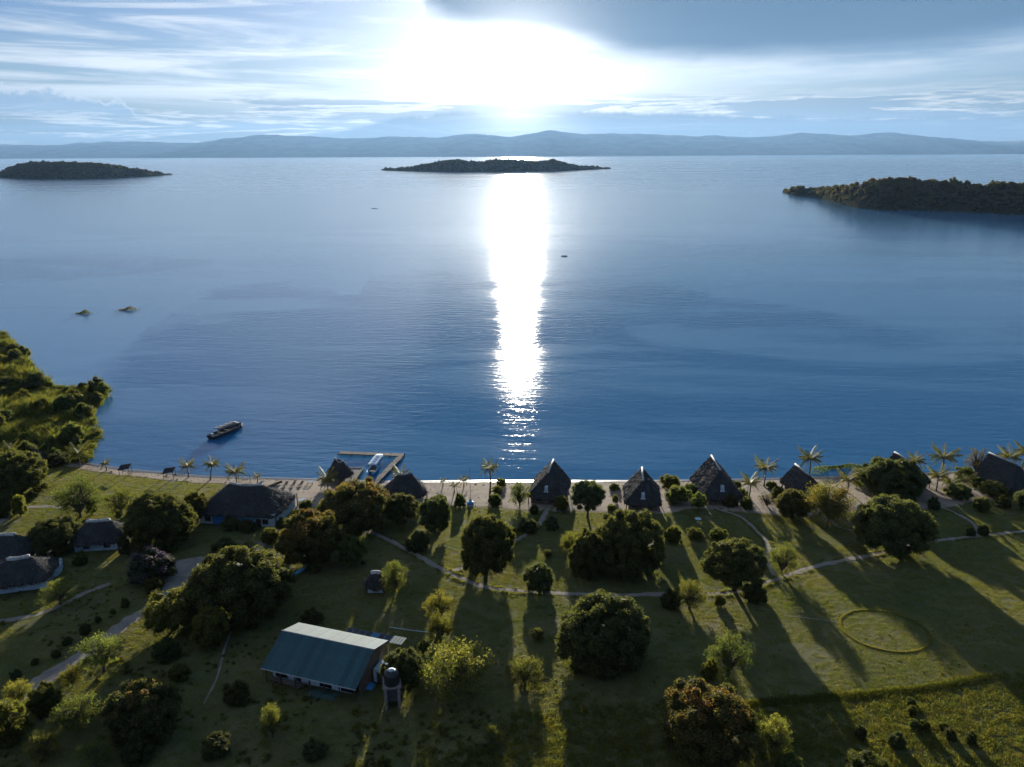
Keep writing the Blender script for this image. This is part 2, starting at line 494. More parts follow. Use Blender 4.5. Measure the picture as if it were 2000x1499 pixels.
# ------------------------------------------------------------------ water
def build_water():
    m = bpy.data.materials.new('lake_water'); m.use_nodes = True
    g = NT(m.node_tree)
    out = g.new('ShaderNodeOutputMaterial')
    body = g.new('ShaderNodeBsdfDiffuse'); gloss = g.new('ShaderNodeBsdfGlossy', distribution='BECKMANN'); fr = g.new('ShaderNodeFresnel'); ms = g.new('ShaderNodeMixShader')
    g.l.new(fr.outputs[0], ms.inputs[0]); g.l.new(body.outputs[0], ms.inputs[1])
    slick = g.new('ShaderNodeBsdfGlossy', distribution='GGX'); mg = g.new('ShaderNodeMixShader')
    g.l.new(gloss.outputs[0], mg.inputs[1]); g.l.new(slick.outputs[0], mg.inputs[2]); g.l.new(mg.outputs[0], ms.inputs[2]); g.l.new(ms.outputs[0], out.inputs[0])
    geo = g.new('ShaderNodeNewGeometry')
    P = geo.outputs['Position']
    x, y, z = g.sep(P)
    # wind patches: long lanes of ruffled and of smooth water, finer ones near the shore
    w1 = g.noise(g.comb(g.mul(x, 0.0026), g.mul(y, 0.0040), 0.3), 1.0, 4, 0.5, 1.4)
    w2 = g.noise(g.comb(g.mul(x, 0.0008), g.mul(y, 0.0060), 4.3), 1.0, 4, 0.55, 0.6)
    # edge of the ruffled inshore water, bearing by bearing from the near shore, with a darker gust lane out on the left
    edge_px = [(-600, 860), (0, 905), (120, 850), (210, 740), (300, 645), (400, 590), (500, 566), (600, 562), (690, 580), (725, 545), (800, 533), (900, 540), (1000, 552), (1100, 548), (1250, 556), (1400, 580), (1550, 606), (1700, 645), (1850, 672), (2000, 690), (2600, 740)]
    fc = g.new('ShaderNodeFloatCurve'); cm = fc.mapping.curves[0]
    E = []
    for q in edge_px:
        p = at_z(*q); E.append(((p.x / p.y + 1.2) / 2.4, p.y / 600.0))
    while len(cm.points) < len(E):
        cm.points.new(0.5, 0.5)
    for q, e in zip(cm.points, E):
        q.location = e; q.handle_type = 'AUTO'
    fc.mapping.update()
    g.put(fc.inputs['Value'], g.lin(g.m('DIVIDE', x, g.mx(y, 1.0)), -1.2, 1.2, 0, 1))
    edge = g.mul(fc.outputs[0], 600.0)
    wn = g.add(g.mul(g.sub(w1, 0.5), 190.0), g.mul(g.sub(g.noise(g.comb(g.mul(x, 0.02), g.mul(y, 0.05), 2.0), 1.0, 5, 0.65), 0.5), 70.0))
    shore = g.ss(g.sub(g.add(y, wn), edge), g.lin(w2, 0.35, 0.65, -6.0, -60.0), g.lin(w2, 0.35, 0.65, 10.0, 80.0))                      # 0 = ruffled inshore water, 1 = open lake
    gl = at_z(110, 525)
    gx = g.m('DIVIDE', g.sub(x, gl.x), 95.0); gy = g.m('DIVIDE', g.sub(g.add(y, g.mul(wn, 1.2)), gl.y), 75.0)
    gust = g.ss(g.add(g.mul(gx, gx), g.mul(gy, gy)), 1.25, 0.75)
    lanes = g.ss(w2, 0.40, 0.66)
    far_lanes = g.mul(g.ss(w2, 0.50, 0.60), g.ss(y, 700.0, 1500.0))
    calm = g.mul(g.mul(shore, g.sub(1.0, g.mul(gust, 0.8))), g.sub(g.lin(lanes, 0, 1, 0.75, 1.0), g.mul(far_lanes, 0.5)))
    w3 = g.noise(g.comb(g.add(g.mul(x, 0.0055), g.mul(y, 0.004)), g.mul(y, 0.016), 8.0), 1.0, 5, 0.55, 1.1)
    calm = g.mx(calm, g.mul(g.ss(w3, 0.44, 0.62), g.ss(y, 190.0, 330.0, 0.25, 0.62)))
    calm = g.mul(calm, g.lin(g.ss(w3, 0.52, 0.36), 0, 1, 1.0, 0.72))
    # wave relief: crests lie across the view, running towards the beach
    warp = g.noise(g.comb(g.mul(x, 0.05), g.mul(y, 0.05), 0.0), 1.0, 2, 0.5)
    v1 = g.comb(g.mul(x, 0.10), g.add(g.mul(y, 0.36), g.mul(x, 0.025)), warp)
    v2 = g.comb(g.mul(x, 0.34), g.add(g.mul(y, 1.05), g.mul(x, -0.12)), warp)
    v3 = g.comb(g.mul(x, 1.1), g.mul(y, 2.3), 0.0)
    n1 = g.noise(v1, 1.0, 3, 0.55, 0.4)
    n2 = g.noise(v2, 1.0, 3, 0.6, 0.3)
    n3 = g.noise(v3, 1.0, 2, 0.6)
    h = g.add(g.add(g.mul(n1, 0.72), g.mul(n2, 0.24)), g.mul(n3, 0.05))
    amp = g.mul(g.lin(calm, 0, 1, 1.0, 0.60), g.ss(y, 2600.0, 250.0, 0.15, 1.0))
    bp = g.new('ShaderNodeBump')
    bp.inputs['Distance'].default_value = 1.0
    g.put(bp.inputs['Height'], h)
    g.put(bp.inputs['Strength'], g.mul(amp, 0.19))
    slick.inputs['Roughness'].default_value = 0.11
    g.put(mg.inputs[0], g.mul(calm, 0.72))
    for nd in (body, gloss, slick, fr):
        g.l.new(bp.outputs[0], nd.inputs['Normal'])
    # waves too small or far to build as relief are carried by the gloss
    rough = g.add(g.lin(calm, 0, 1, 0.168, 0.255), g.ss(y, 300.0, 2500.0, 0.0, 0.05))
    g.put(gloss.inputs['Roughness'], rough)
    g.put(body.inputs['Color'], g.mix(calm, (0.028, 0.165, 0.350, 1), (0.150, 0.350, 0.55, 1)))  # brighter sky reflection of smooth water is put into its body colour
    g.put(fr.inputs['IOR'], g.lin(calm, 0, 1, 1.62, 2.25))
    V = [(-57000, -200, 0), (57000, -200, 0), (57000, 37000, 0), (-57000, 37000, 0)]
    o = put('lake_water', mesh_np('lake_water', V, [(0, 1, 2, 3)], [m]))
    tag(o, kind='structure')


build_water()


# ------------------------------------------------------------------ far shore and islands
def vnoise(x, y, seed=0):
    """smooth value noise on arrays"""
    def hsh(i, j):
        n = (i.astype(np.int64) * 374761393 + j.astype(np.int64) * 668265263 + seed * 982451653) & 0x7fffffff
        n = (n ^ (n >> 13)) * 1274126177 & 0x7fffffff
        return ((n ^ (n >> 16)) & 0xffff) / 65535.0
    xi = np.floor(x); yi = np.floor(y); fx = x - xi; fy = y - yi
    fx = fx * fx * (3 - 2 * fx); fy = fy * fy * (3 - 2 * fy)
    a = hsh(xi, yi); b = hsh(xi + 1, yi); c = hsh(xi, yi + 1); d = hsh(xi + 1, yi + 1)
    return (a * (1 - fx) + b * fx) * (1 - fy) + (c * (1 - fx) + d * fx) * fy


def fbm(x, y, octv=5, seed=0):
    s = 0; a = 0.5
    for o in range(octv):
        s = s + a * vnoise(x, y, seed + o); x = x * 2.03; y = y * 2.03; a *= 0.5
    return s


def grid_mesh(name, X, Y, Z, mats, smooth=True):
    ny, nx = X.shape
    V = np.stack([X.ravel(), Y.ravel(), Z.ravel()], 1)
    i = np.arange(nx - 1)[None, :] + np.arange(ny - 1)[:, None] * nx
    F = np.stack([i, i + 1, i + nx + 1, i + nx], -1).reshape(-1, 4)
    return mesh_np(name, V, F, mats, smooth)


def build_mountains():
    mat = pmat('mountain_forest', (0.05, 0.065, 0.035), 0.95, 0.35, 0.002, spec=0.1, coord='Object')
    sil = [(-600, 284), (0, 284), (150, 279), (260, 279), (340, 281), (400, 270), (470, 265), (560, 267), (640, 269), (760, 266), (900, 266), (1000, 264),
           (1100, 258), (1200, 262), (1350, 266), (1500, 268), (1620, 262), (1720, 264), (1820, 261), (1900, 268), (2000, 274), (2600, 278)]
    D0 = 24500.0
    for nm, sy, off, k in (('mountain_range', 0, 0.0, 1.0), ('mountain_range', 1, 5200.0, 0.86)):
        xs = np.linspace(-30000, 30000, 640)
        ts = np.linspace(0, 1, 26)
        X, T = np.meshgrid(xs, ts)
        Yn = D0 + off
        pxx = 1000 + FPX * X / Yn
        syl = np.interp(pxx, [s[0] for s in sil], [s[1] for s in sil])
        hor = 301 - (pxx - 1000) * math.tan(ROLL)
        top = (hor - syl) / FPX * Yn / math.cos(PITCH) * k + CAM_H
        if sy == 1:
            top = top * (0.75 + 0.5 * fbm(X / 3000, X * 0 + 3, 4, 9))
        rid = top * (0.86 + 0.28 * fbm(X / 1300.0, X * 0 + sy * 7, 6, 5))
        spur = 0.75 + 0.5 * (fbm(X / 900.0, T * 2.2 + sy, 4, 3))
        Z = rid * np.sin(np.clip(T * 1.15, 0, 1) * math.pi / 2) ** 1.2 * np.where(T < 0.85, 0.5 + 0.5 * spur * (0.6 + 0.4 * T), 1.0) - 6 * (T == 0)
        Z = np.where(T > 0.9, rid * (1 - (T - 0.9) * 3), Z)
        Y = Yn + T * 4200 + 500 * (fbm(X / 2500, T * 0, 3, 2) - 0.5)
        o = put(nm, grid_mesh(nm, X, Y, Z, [mat]))
        tag(o, kind='structure')


build_mountains()


# ------------------------------------------------------------------ leaves
def icosphere(sub=1):
    t = (1 + 5 ** 0.5) / 2
    v = [(-1, t, 0), (1, t, 0), (-1, -t, 0), (1, -t, 0), (0, -1, t), (0, 1, t), (0, -1, -t), (0, 1, -t), (t, 0, -1), (t, 0, 1), (-t, 0, -1), (-t, 0, 1)]
    f = [(0, 11, 5), (0, 5, 1), (0, 1, 7), (0, 7, 10), (0, 10, 11), (1, 5, 9), (5, 11, 4), (11, 10, 2), (10, 7, 6), (7, 1, 8), (3, 9, 4), (3, 4, 2), (3, 2, 6), (3, 6, 8), (3, 8, 9), (4, 9, 5), (2, 4, 11), (6, 2, 10), (8, 6, 7), (9, 8, 1)]
    v = [np.array(p) / np.linalg.norm(p) for p in v]
    for _ in range(sub):
        cache = {}; nf = []
        def mid(a, b):
            k = (min(a, b), max(a, b))
            if k not in cache:
                p = v[a] + v[b]; v.append(p / np.linalg.norm(p)); cache[k] = len(v) - 1
            return cache[k]
        for a, b, c in f:
            ab, bc, ca = mid(a, b), mid(b, c), mid(c, a)
            nf += [(a, ab, ca), (b, bc, ab), (c, ca, bc), (ab, bc, ca)]
        f = nf
    return np.array(v), np.array(f)


ICO1 = icosphere(1)


def unit(v):
    return v / np.maximum(np.linalg.norm(v, axis=-1, keepdims=True), 1e-9)


def leaves(rng, C, N, ln, wd, jit=0.8, droop=0.25):
    """diamond leaves at C facing about N"""
    n = len(C)
    nn = unit(N + rng.normal(0, jit, (n, 3)))
    t = rng.normal(0, 1, (n, 3)) + N * 0.8; t[:, 2] -= droop
    t = unit(t - nn * np.sum(t * nn, 1, keepdims=True))
    b = np.cross(nn, t)
    L = ln * rng.uniform(0.7, 1.3, (n, 1)); W = wd * rng.uniform(0.7, 1.3, (n, 1))
    V = np.stack([C - t * L * 0.5, C + b * W * 0.5 + nn * W * 0.1, C + t * L * 0.5, C - b * W * 0.5 + nn * W * 0.1], 1)
    return V.reshape(-1, 3), np.arange(4 * n).reshape(-1, 4)


def leafy_mesh(name, mat, rng, C, N, ln, wd, tint=None, cores=None, jit=0.8, droop=0.25):
    V, F = leaves(rng, C, N, ln, wd, jit, droop)
    rnd = rng.uniform(0, 1, len(C)); tn = np.zeros(len(C)) if tint is None else tint
    vr = np.repeat(rnd, 4); vt = np.repeat(tn, 4)
    Fl = [tuple(f) for f in F.tolist()]
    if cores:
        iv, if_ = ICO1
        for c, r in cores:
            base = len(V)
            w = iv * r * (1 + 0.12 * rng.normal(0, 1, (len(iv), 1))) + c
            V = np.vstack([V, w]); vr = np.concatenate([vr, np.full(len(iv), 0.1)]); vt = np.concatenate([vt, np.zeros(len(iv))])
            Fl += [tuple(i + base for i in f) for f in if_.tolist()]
    me = mesh_np(name, V, Fl, [mat])
    a = me.attributes.new('rnd', 'FLOAT', 'POINT'); a.data.foreach_set('value', vr.astype(np.float32))
    a = me.attributes.new('tint', 'FLOAT', 'POINT'); a.data.foreach_set('value', vt.astype(np.float32))
    return me


def fib_dome(n, rng, zmin=-0.35, jit=0.12):
    k = np.arange(n) + 0.5
    z = 1 - k / n * (1 - zmin)
    r = np.sqrt(np.maximum(1 - z * z, 0)); a = k * 2.39996
    p = np.stack([r * np.cos(a), r * np.sin(a), z], 1)
    return unit(p + rng.normal(0, jit, p.shape))


def crown_dense(name, mat, seed, lobes=46, lr=(0.22, 0.36), per=190, ln=0.055, wd=0.028, red=0.0, zmin=-0.45, core=0.82, irr=0.16):
    """dome of leafy lobes, radius about 1"""
    rng = np.random.default_rng(seed)
    D = fib_dome(lobes, rng, zmin)
    lump = 1 + irr * rng.normal(0, 1, (lobes, 1)).clip(-1.6, 1.4)
    rad = rng.uniform(lr[0], lr[1], lobes)
    ph = rng.uniform(0, 6.28, 3)
    big = 1 + 0.045 * np.sin(3 * np.arctan2(D[:, 1], D[:, 0]) + ph[0]) + 0.045 * np.sin(4 * D[:, 2] + 2 * D[:, 0] + ph[1])
    ctr = D * (1 - rad[:, None] * 0.95) * lump * big[:, None]
    C = []; N = []; T = []; cores = [(np.zeros(3), 0.60)]
    for i in range(lobes):
        u = unit(rng.normal(0, 1, (per, 3)) + D[i] * 0.9)
        rr = rad[i] * rng.uniform(0.75, 1.30, (per, 1))
        C.append(ctr[i] + u * rr); N.append(u)
        f = red * max(0.0, rng.uniform(-0.35, 1.0)) * (0.35 + 0.65 * max(D[i][2], 0))
        T.append(np.clip(np.full(per, f) + rng.normal(0, 0.12, per), 0, 1) if red else np.clip(rng.normal(0, 0.08, per), 0, 1))
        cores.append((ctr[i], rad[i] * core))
    return leafy_mesh(name, mat, rng, np.vstack(C), np.vstack(N), ln, wd, np.concatenate(T), cores)


def crown_airy(name, mat, seed, clumps=34, cr=(0.14, 0.26), per=70, ln=0.11, wd=0.045, flat=1.0):
    """open crown: leaf clumps at branch ends with gaps between; returns mesh and clump centres"""
    rng = np.random.default_rng(seed)
    D = fib_dome(clumps, rng, -0.55, 0.30)
    rr = rng.uniform(0.35, 0.95, (clumps, 1)) ** 0.6
    ctr = D * rr; ctr[:, 2] *= flat
    C = []; N = []; T = []
    for i in range(clumps):
        rad = rng.uniform(*cr)
        u = unit(rng.normal(0, 1, (per, 3)) + np.array([0, 0, 0.35]))
        ax = unit(ctr[i] + rng.normal(0, 0.5, 3)); q = rng.normal(0, 0.52, (per, 3)); q = q + np.outer(q @ ax, ax) * 0.7
        C.append(ctr[i] + q * rad * np.array([1, 1, 0.75])); N.append(u)
        T.append(np.clip(np.full(per, rng.uniform(-0.2, 0.5)) + rng.normal(0, 0.15, per), 0, 1))
    me = leafy_mesh(name, mat, rng, np.vstack(C), np.vstack(N), ln, wd, np.concatenate(T), None, jit=0.9)
    return me, ctr


# ------------------------------------------------------------------ scatter of uncountable stuff (instances on points)
def scatter(name, pts, scl, rotz, sources, pick=None, tilt=None):
    n = len(pts)
    me = bpy.data.meshes.new(name)
    me.vertices.add(n); me.vertices.foreach_set('co', np.asarray(pts, np.float32).ravel())
    def attr(nm, typ, v):
        a = me.attributes.new(nm, typ, 'POINT'); a.data.foreach_set('vector' if typ == 'FLOAT_VECTOR' else 'value', np.asarray(v).ravel())
    scl = np.asarray(scl, np.float32)
    if scl.ndim == 1: scl = np.stack([scl] * 3, 1)
    rot = np.zeros((n, 3), np.float32); rot[:, 2] = rotz
    if tilt is not None: rot[:, :2] = tilt
    attr('pscale', 'FLOAT_VECTOR', scl)
    attr('prot', 'FLOAT_VECTOR', rot)
    attr('pidx', 'INT', (np.random.default_rng(n).integers(0, len(sources), n) if pick is None else np.asarray(pick)).astype(np.int32))
    o = put(name, me)
    src = bpy.data.collections.new(name + '_source')
    for s in sources:
        src.objects.link(s)
    ng = bpy.data.node_groups.new(name + '_scatter', 'GeometryNodeTree')
    ng.interface.new_socket('Geometry', in_out='INPUT', socket_type='NodeSocketGeometry')
    ng.interface.new_socket('Geometry', in_out='OUTPUT', socket_type='NodeSocketGeometry')
    N = ng.nodes; L = ng.links
    gi = N.new('NodeGroupInput'); go = N.new('NodeGroupOutput')
    ci = N.new('GeometryNodeCollectionInfo'); ci.inputs['Collection'].default_value = src
    ci.inputs['Separate Children'].default_value = True; ci.inputs['Reset Children'].default_value = True
    ip = N.new('GeometryNodeInstanceOnPoints')
    ip.inputs['Pick Instance'].default_value = True
    def na(nm, typ):
        a = N.new('GeometryNodeInputNamedAttribute'); a.data_type = typ; a.inputs[0].default_value = nm
        return [s for s in a.outputs if s.enabled and s.name == 'Attribute'][0]
    L.new(gi.outputs[0], ip.inputs['Points']); L.new(ci.outputs[0], ip.inputs['Instance'])
    L.new(na('pidx', 'INT'), ip.inputs['Instance Index'])
    er = N.new('FunctionNodeEulerToRotation'); L.new(na('prot', 'FLOAT_VECTOR'), er.inputs[0])
    L.new(er.outputs[0], ip.inputs['Rotation']); L.new(na('pscale', 'FLOAT_VECTOR'), ip.inputs['Scale'])
    L.new(ip.outputs[0], go.inputs[0])
    md = o.modifiers.new('scatter', 'NODES'); md.node_group = ng
    return o


def source(name, me):
    return bpy.data.objects.new(name, me)


# island woods
ISL_CROWNS = [source('woodland_crown', crown_dense('woodland_crown', MAT['island'], 900 + i, lobes=9, lr=(0.34, 0.52), per=34, ln=0.20, wd=0.13, zmin=-0.1, irr=0.2)) for i in range(4)]


def island(name, prof, width_k, label, seed, tree=7.0, dens=1 / 34.0, wmin=26.0):
    """prof: (x, waterline y, skyline y) across the photo; builds a hilly island of real depth and its wood"""
    xs = np.linspace(prof[0][0], prof[-1][0], 110)
    yb = np.interp(xs, [p[0] for p in prof], [p[1] for p in prof]); yt = np.interp(xs, [p[0] for p in prof], [p[2] for p in prof])
    nt = 30
    X = np.zeros((nt, len(xs))); Y = X.copy(); Z = X.copy()
    ts = np.linspace(0, 1, nt)
    for j, (px, b, t) in enumerate(zip(xs, yb, yt)):
        p0 = at_z(px, b, 0.0)
        H = 2.0
        for _ in range(6):
            half = max(wmin, width_k * H)
            dist = (p0.y + half)
            d = ray(px, t)
            H = max(1.0, CAM_H + d.z / d.y * dist - tree * 0.75)
        wob = 1 + 0.5 * (fbm(np.array([px / 25.0]), np.array([seed * 1.0]), 3, seed)[0] - 0.5)
        half *= wob
        dirx = p0.x / p0.y
        yy = p0.y + ts * 2 * half
        prf = np.sin(np.clip(ts, 0, 1) * math.pi) ** 0.62
        X[:, j] = p0.x + dirx * (yy - p0.y); Y[:, j] = yy
        Z[:, j] = H * prf * (1 + 0.16 * (fbm(X[:, j] / 40, yy / 40, 4, seed) - 0.5)) - 1.2 * (prf < 0.02)
    mat = pmat(name + '_soil', (0.050, 0.048, 0.032), 1.0, 0.35, 0.06, spec=0.0)
    o = put(name, grid_mesh(name, X, Y, Z, [mat], False))
    tag(o, kind='structure')
    # wood
    rng = np.random.default_rng(seed)
    area = []
    A = np.abs((X[1:, 1:] - X[1:, :-1]) * (Y[1:, 1:] - Y[:-1, 1:]))
    tot = A.sum(); n = int(min(tot * dens, 9000))
    idx = rng.choice(A.size, n, p=(A / tot).ravel())
    i, j = np.unravel_index(idx, A.shape)
    u = rng.uniform(0, 1, n); v = rng.uniform(0, 1, n)
    def bl(G): return (G[i, j] * (1 - u) + G[i, j + 1] * u) * (1 - v) + (G[i + 1, j] * (1 - u) + G[i + 1, j + 1] * u) * v
    P = np.stack([bl(X), bl(Y), bl(Z)], 1)
    s = tree * 0.55 * rng.uniform(0.55, 1.15, n) * np.where(rng.uniform(0, 1, n) < 0.07, 1.6, 1.0)
    s *= np.clip(P[:, 2] / 4.0 + 0.55, 0.55, 1.0)
    P[:, 2] += s * 0.45
    w = scatter(name + '_wood', P, np.stack([s, s, s * rng.uniform(0.75, 1.2, n)], 1), rng.uniform(0, 6.28, n), ISL_CROWNS)
    tag(w, label, 'woodland', kind='stuff')
    return X, Y, Z


island('wooded_island', [(-8, 347, 341), (8, 347.5, 334), (20, 348, 328), (40, 349, 321), (75, 349.5, 317), (130, 349.5, 317), (190, 349, 318), (225, 348, 321), (260, 346, 328), (290, 345, 331), (325, 342.5, 337), (336, 342, 340)],
       1.9, 'dark low wooded island at the left edge of the lake', 3, tree=7.5, dens=1 / 24.0)
island('wooded_island', [(746, 333, 330), (758, 333.5, 328.5), (772, 334, 329.5), (800, 334.5, 325), (835, 335, 319), (880, 335.5, 312), (900, 335.5, 311), (915, 335.5, 316), (945, 335.3, 315), (975, 335.2, 311), (1000, 335, 311), (1040, 334.5, 314.5), (1068, 334, 314), (1076, 334, 311), (1090, 333.6, 313), (1110, 333, 319.5), (1140, 332, 325), (1155, 331.5, 323.5), (1180, 330.5, 328), (1193, 330, 328.7)],
       2.0, 'wooded island with three humps below the sun', 5, tree=9.0, dens=1 / 48.0)
island('wooded_headland', [(1530, 376, 374.5), (1545, 380, 371), (1556, 382, 364), (1568, 383, 362), (1580, 384, 365), (1600, 388, 366), (1640, 399, 362), (1680, 408, 356), (1715, 411, 349), (1745, 411, 349.5), (1790, 412, 352), (1850, 413.5, 357), (1900, 416, 358.5), (1950, 418, 357), (2005, 421, 356), (2200, 430, 356), (2500, 440, 368)],
       1.5, 'dark green wooded headland reaching in from the right edge', 8, tree=6.0, dens=1 / 8.0)

# ------------------------------------------------------------------ the land: lawn, beach, paths
def in_poly(X, Y, poly):
    inside = np.zeros(X.shape, bool)
    n = len(poly)
    for i in range(n):
        x0, y0 = poly[i]; x1, y1 = poly[(i + 1) % n]
        c = (y0 > Y) != (y1 > Y)
        xi = (x1 - x0) * (Y - y0) / (y1 - y0 + 1e-12) + x0
        inside ^= c & (X < xi)
    return inside


def dist_line(X, Y, pts):
    d = np.full(X.shape, 1e9)
    for (x0, y0), (x1, y1) in zip(pts[:-1], pts[1:]):
        vx, vy = x1 - x0, y1 - y0
        t = np.clip(((X - x0) * vx + (Y - y0) * vy) / (vx * vx + vy * vy + 1e-9), 0, 1)
        d = np.minimum(d, np.hypot(X - x0 - t * vx, Y - y0 - t * vy))
    return d


def smooth_line(pts, step=0.6):
    """resample a polyline of ground points as a smooth curve"""
    P = np.array(pts, float)
    P = np.vstack([2 * P[0] - P[1], P, 2 * P[-1] - P[-2]])
    out = []
    for i in range(1, len(P) - 2):
        n = max(2, int(np.linalg.norm(P[i + 1] - P[i]) / step))
        for t in np.linspace(0, 1, n, endpoint=False):
            a, b, c, d = P[i - 1], P[i], P[i + 1], P[i + 2]
            out.append(0.5 * ((2 * b) + (c - a) * t + (2 * a - 5 * b + 4 * c - d) * t * t + (3 * b - a - 3 * c + d) * t ** 3))
    out.append(P[-2])
    return np.array(out)


def gpl(*px):
    return [tuple(gp(*p))[:2] for p in px]


def lawn_mat():
    m = bpy.data.materials.new('lawn_soil'); m.use_nodes = True
    g = NT(m.node_tree)
    out = g.new('ShaderNodeOutputMaterial'); b = g.new('ShaderNodeBsdfPrincipled')
    g.l.new(b.outputs[0], out.inputs[0])
    tc = g.new('ShaderNodeTexCoord'); P = tc.outputs['Object']
    x, y, z = g.sep(P)
    n1 = g.noise(P, 0.22, 8, 0.62); n2 = g.noise(P, 0.05, 4, 0.55, 0.6); n3 = g.noise(P, 1.1, 5, 0.65)
    mow = g.noise(g.comb(g.mul(x, 0.10), g.mul(y, 0.9), 0.0), 1.0, 3, 0.6)
    c = g.mix(g.ss(n1, 0.32, 0.68), (0.088, 0.094, 0.039, 1), (0.135, 0.128, 0.053, 1))
    c = g.mix(g.mul(g.ss(n2, 0.45, 0.70), 0.6), c, (0.182, 0.150, 0.073, 1))
    c = g.mix(g.mul(g.ss(mow, 0.50, 0.66), 0.35), c, (0.080, 0.090, 0.034, 1))
    c = g.mix(g.mul(g.ss(n3, 0.60, 0.70), 0.55), c, (0.175, 0.132, 0.092, 1))
    g.put(b.inputs['Base Color'], c)
    b.inputs['Roughness'].default_value = 0.95; b.inputs['Specular IOR Level'].default_value = 0.1
    bp = g.new('ShaderNodeBump'); bp.inputs['Strength'].default_value = 0.7; bp.inputs['Distance'].default_value = 0.12
    g.put(bp.inputs['Height'], g.add(g.noise(P, 5.0, 4, 0.65), g.mul(n3, 0.8))); g.l.new(bp.outputs[0], b.inputs['Normal'])
    return m


MAT['lawn'] = lawn_mat()


def sand_mat(name, c1, c2, scale, bump=0.4):
    m = bpy.data.materials.new(name); m.use_nodes = True
    g = NT(m.node_tree)
    out = g.new('ShaderNodeOutputMaterial'); b = g.new('ShaderNodeBsdfPrincipled')
    g.l.new(b.outputs[0], out.inputs[0])
    tc = g.new('ShaderNodeTexCoord'); P = tc.outputs['Object']
    n1 = g.noise(P, scale, 6, 0.65, 0.5); n2 = g.noise(P, 3.2, 4, 0.6)
    c = g.mix(g.ss(n1, 0.34, 0.66), c2, c1)
    c = g.mix(g.mul(g.ss(n2, 0.52, 0.68), 0.45), c, tuple(v * 0.6 for v in c2))
    g.put(b.inputs['Base Color'], c)
    b.inputs['Roughness'].default_value = 0.95; b.inputs['Specular IOR Level'].default_value = 0.1
    bp = g.new('ShaderNodeBump'); bp.inputs['Strength'].default_value = bump; bp.inputs['Distance'].default_value = 0.15
    g.put(bp.inputs['Height'], g.add(g.noise(P, 2.2, 4, 0.6), g.mul(n1, 0.6)))
    g.l.new(bp.outputs[0], b.inputs['Normal'])
    return m


MAT['sand'] = sand_mat('beach_sand', (0.38, 0.305, 0.24), (0.25, 0.20, 0.165), 0.16)
MAT['path'] = sand_mat('path_gravel', (0.33, 0.285, 0.25), (0.23, 0.20, 0.18), 0.4)
MAT['wet'] = pmat('wet_sand', (0.12, 0.10, 0.085), 0.30, 0.2, 0.6, spec=0.6)
MAT['painted_glint'] = pmat('painted_glint', (0.75, 0.76, 0.76), 0.6, 0.15, 2.0)  # white that stands in for sun glint on the wet edge


def build_ground():
    xs = np.concatenate([np.linspace(-420, -170, 40), np.arange(-168, 200, 1.6), np.linspace(202, 460, 40)])
    ts = np.concatenate([np.linspace(-14, 0, 8), np.linspace(1.2, 118, 90), np.linspace(122, 260, 20)])
    X, T = np.meshgrid(xs, ts)
    Y = shore_y(X) - T
    Z = ground_z(X, Y)
    tag(put('ground', grid_mesh('ground', X, Y, Z, [MAT['lawn']])), kind='structure')


build_ground()

GRASS_EDGE_PX = [(-300, 912), (100, 905), (150, 914), (180, 921), (240, 930), (320, 938), (440, 947), (480, 952), (560, 985), (600, 1010), (640, 1000), (700, 985), (760, 990), (830, 985), (900, 990),
                 (960, 992), (1000, 996), (1060, 1000), (1120, 1000), (1200, 1002), (1300, 1003), (1360, 992), (1420, 1000), (1470, 1003), (1540, 1008), (1600, 1006), (1680, 1000), (1740, 1000), (1800, 998), (1850, 990), (1920, 978), (2000, 968), (2400, 940), (3000, 915)]
GE = np.array(gpl(*GRASS_EDGE_PX)); GE = GE[np.argsort(GE[:, 0])]


def beach_edge(X):
    return np.interp(X, GE[:, 0], GE[:, 1]) + 1.1 * (fbm(X / 2.6, X * 0 + 1.0, 4, 21) - 0.47) * 2


def build_beach():
    xs = np.arange(-176, 300, 0.8)
    ts = np.linspace(0, 1, 34)
    X, T = np.meshgrid(xs, ts)
    y0 = shore_y(X) + 1.5; y1 = beach_edge(X)
    Y = y0 + (y1 - y0) * T
    Z = ground_z(X, Y) + 0.05 + 0.05 * (fbm(X / 1.7, Y / 1.7, 3, 4) - 0.5) - 0.06 * (T > 0.999)
    tag(put('beach', grid_mesh('beach', X, Y, Z, [MAT['sand']])), kind='structure')
    # wet margin and a thin white strip painting sun glint at the water's edge
    ts = np.linspace(0, 1, 5)
    X, T = np.meshgrid(xs, ts)
    w = 1.1 + 0.9 * fbm(X / 5.0, X * 0 + 9, 3, 2)
    Y = shore_y(X) + 0.5 - T * w
    tag(put('wet_sand', grid_mesh('wet_sand', X, Y, ground_z(X, Y) + 0.09, [MAT['wet']])), kind='structure')
    rng = np.random.default_rng(5)
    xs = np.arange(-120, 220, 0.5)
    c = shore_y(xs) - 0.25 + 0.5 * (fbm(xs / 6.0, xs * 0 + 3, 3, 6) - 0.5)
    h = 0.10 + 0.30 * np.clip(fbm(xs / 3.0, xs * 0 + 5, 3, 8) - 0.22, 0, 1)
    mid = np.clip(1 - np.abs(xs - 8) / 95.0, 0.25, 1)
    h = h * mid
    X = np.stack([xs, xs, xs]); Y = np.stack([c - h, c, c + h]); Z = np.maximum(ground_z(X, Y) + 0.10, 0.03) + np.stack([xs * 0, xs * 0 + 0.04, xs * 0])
    tag(put('glint_line', grid_mesh('glint_line', X, Y, Z, [MAT['painted_glint']])), 'thin white strip painted as sun glint along the beach', 'painted_glint', kind='stuff')


build_beach()

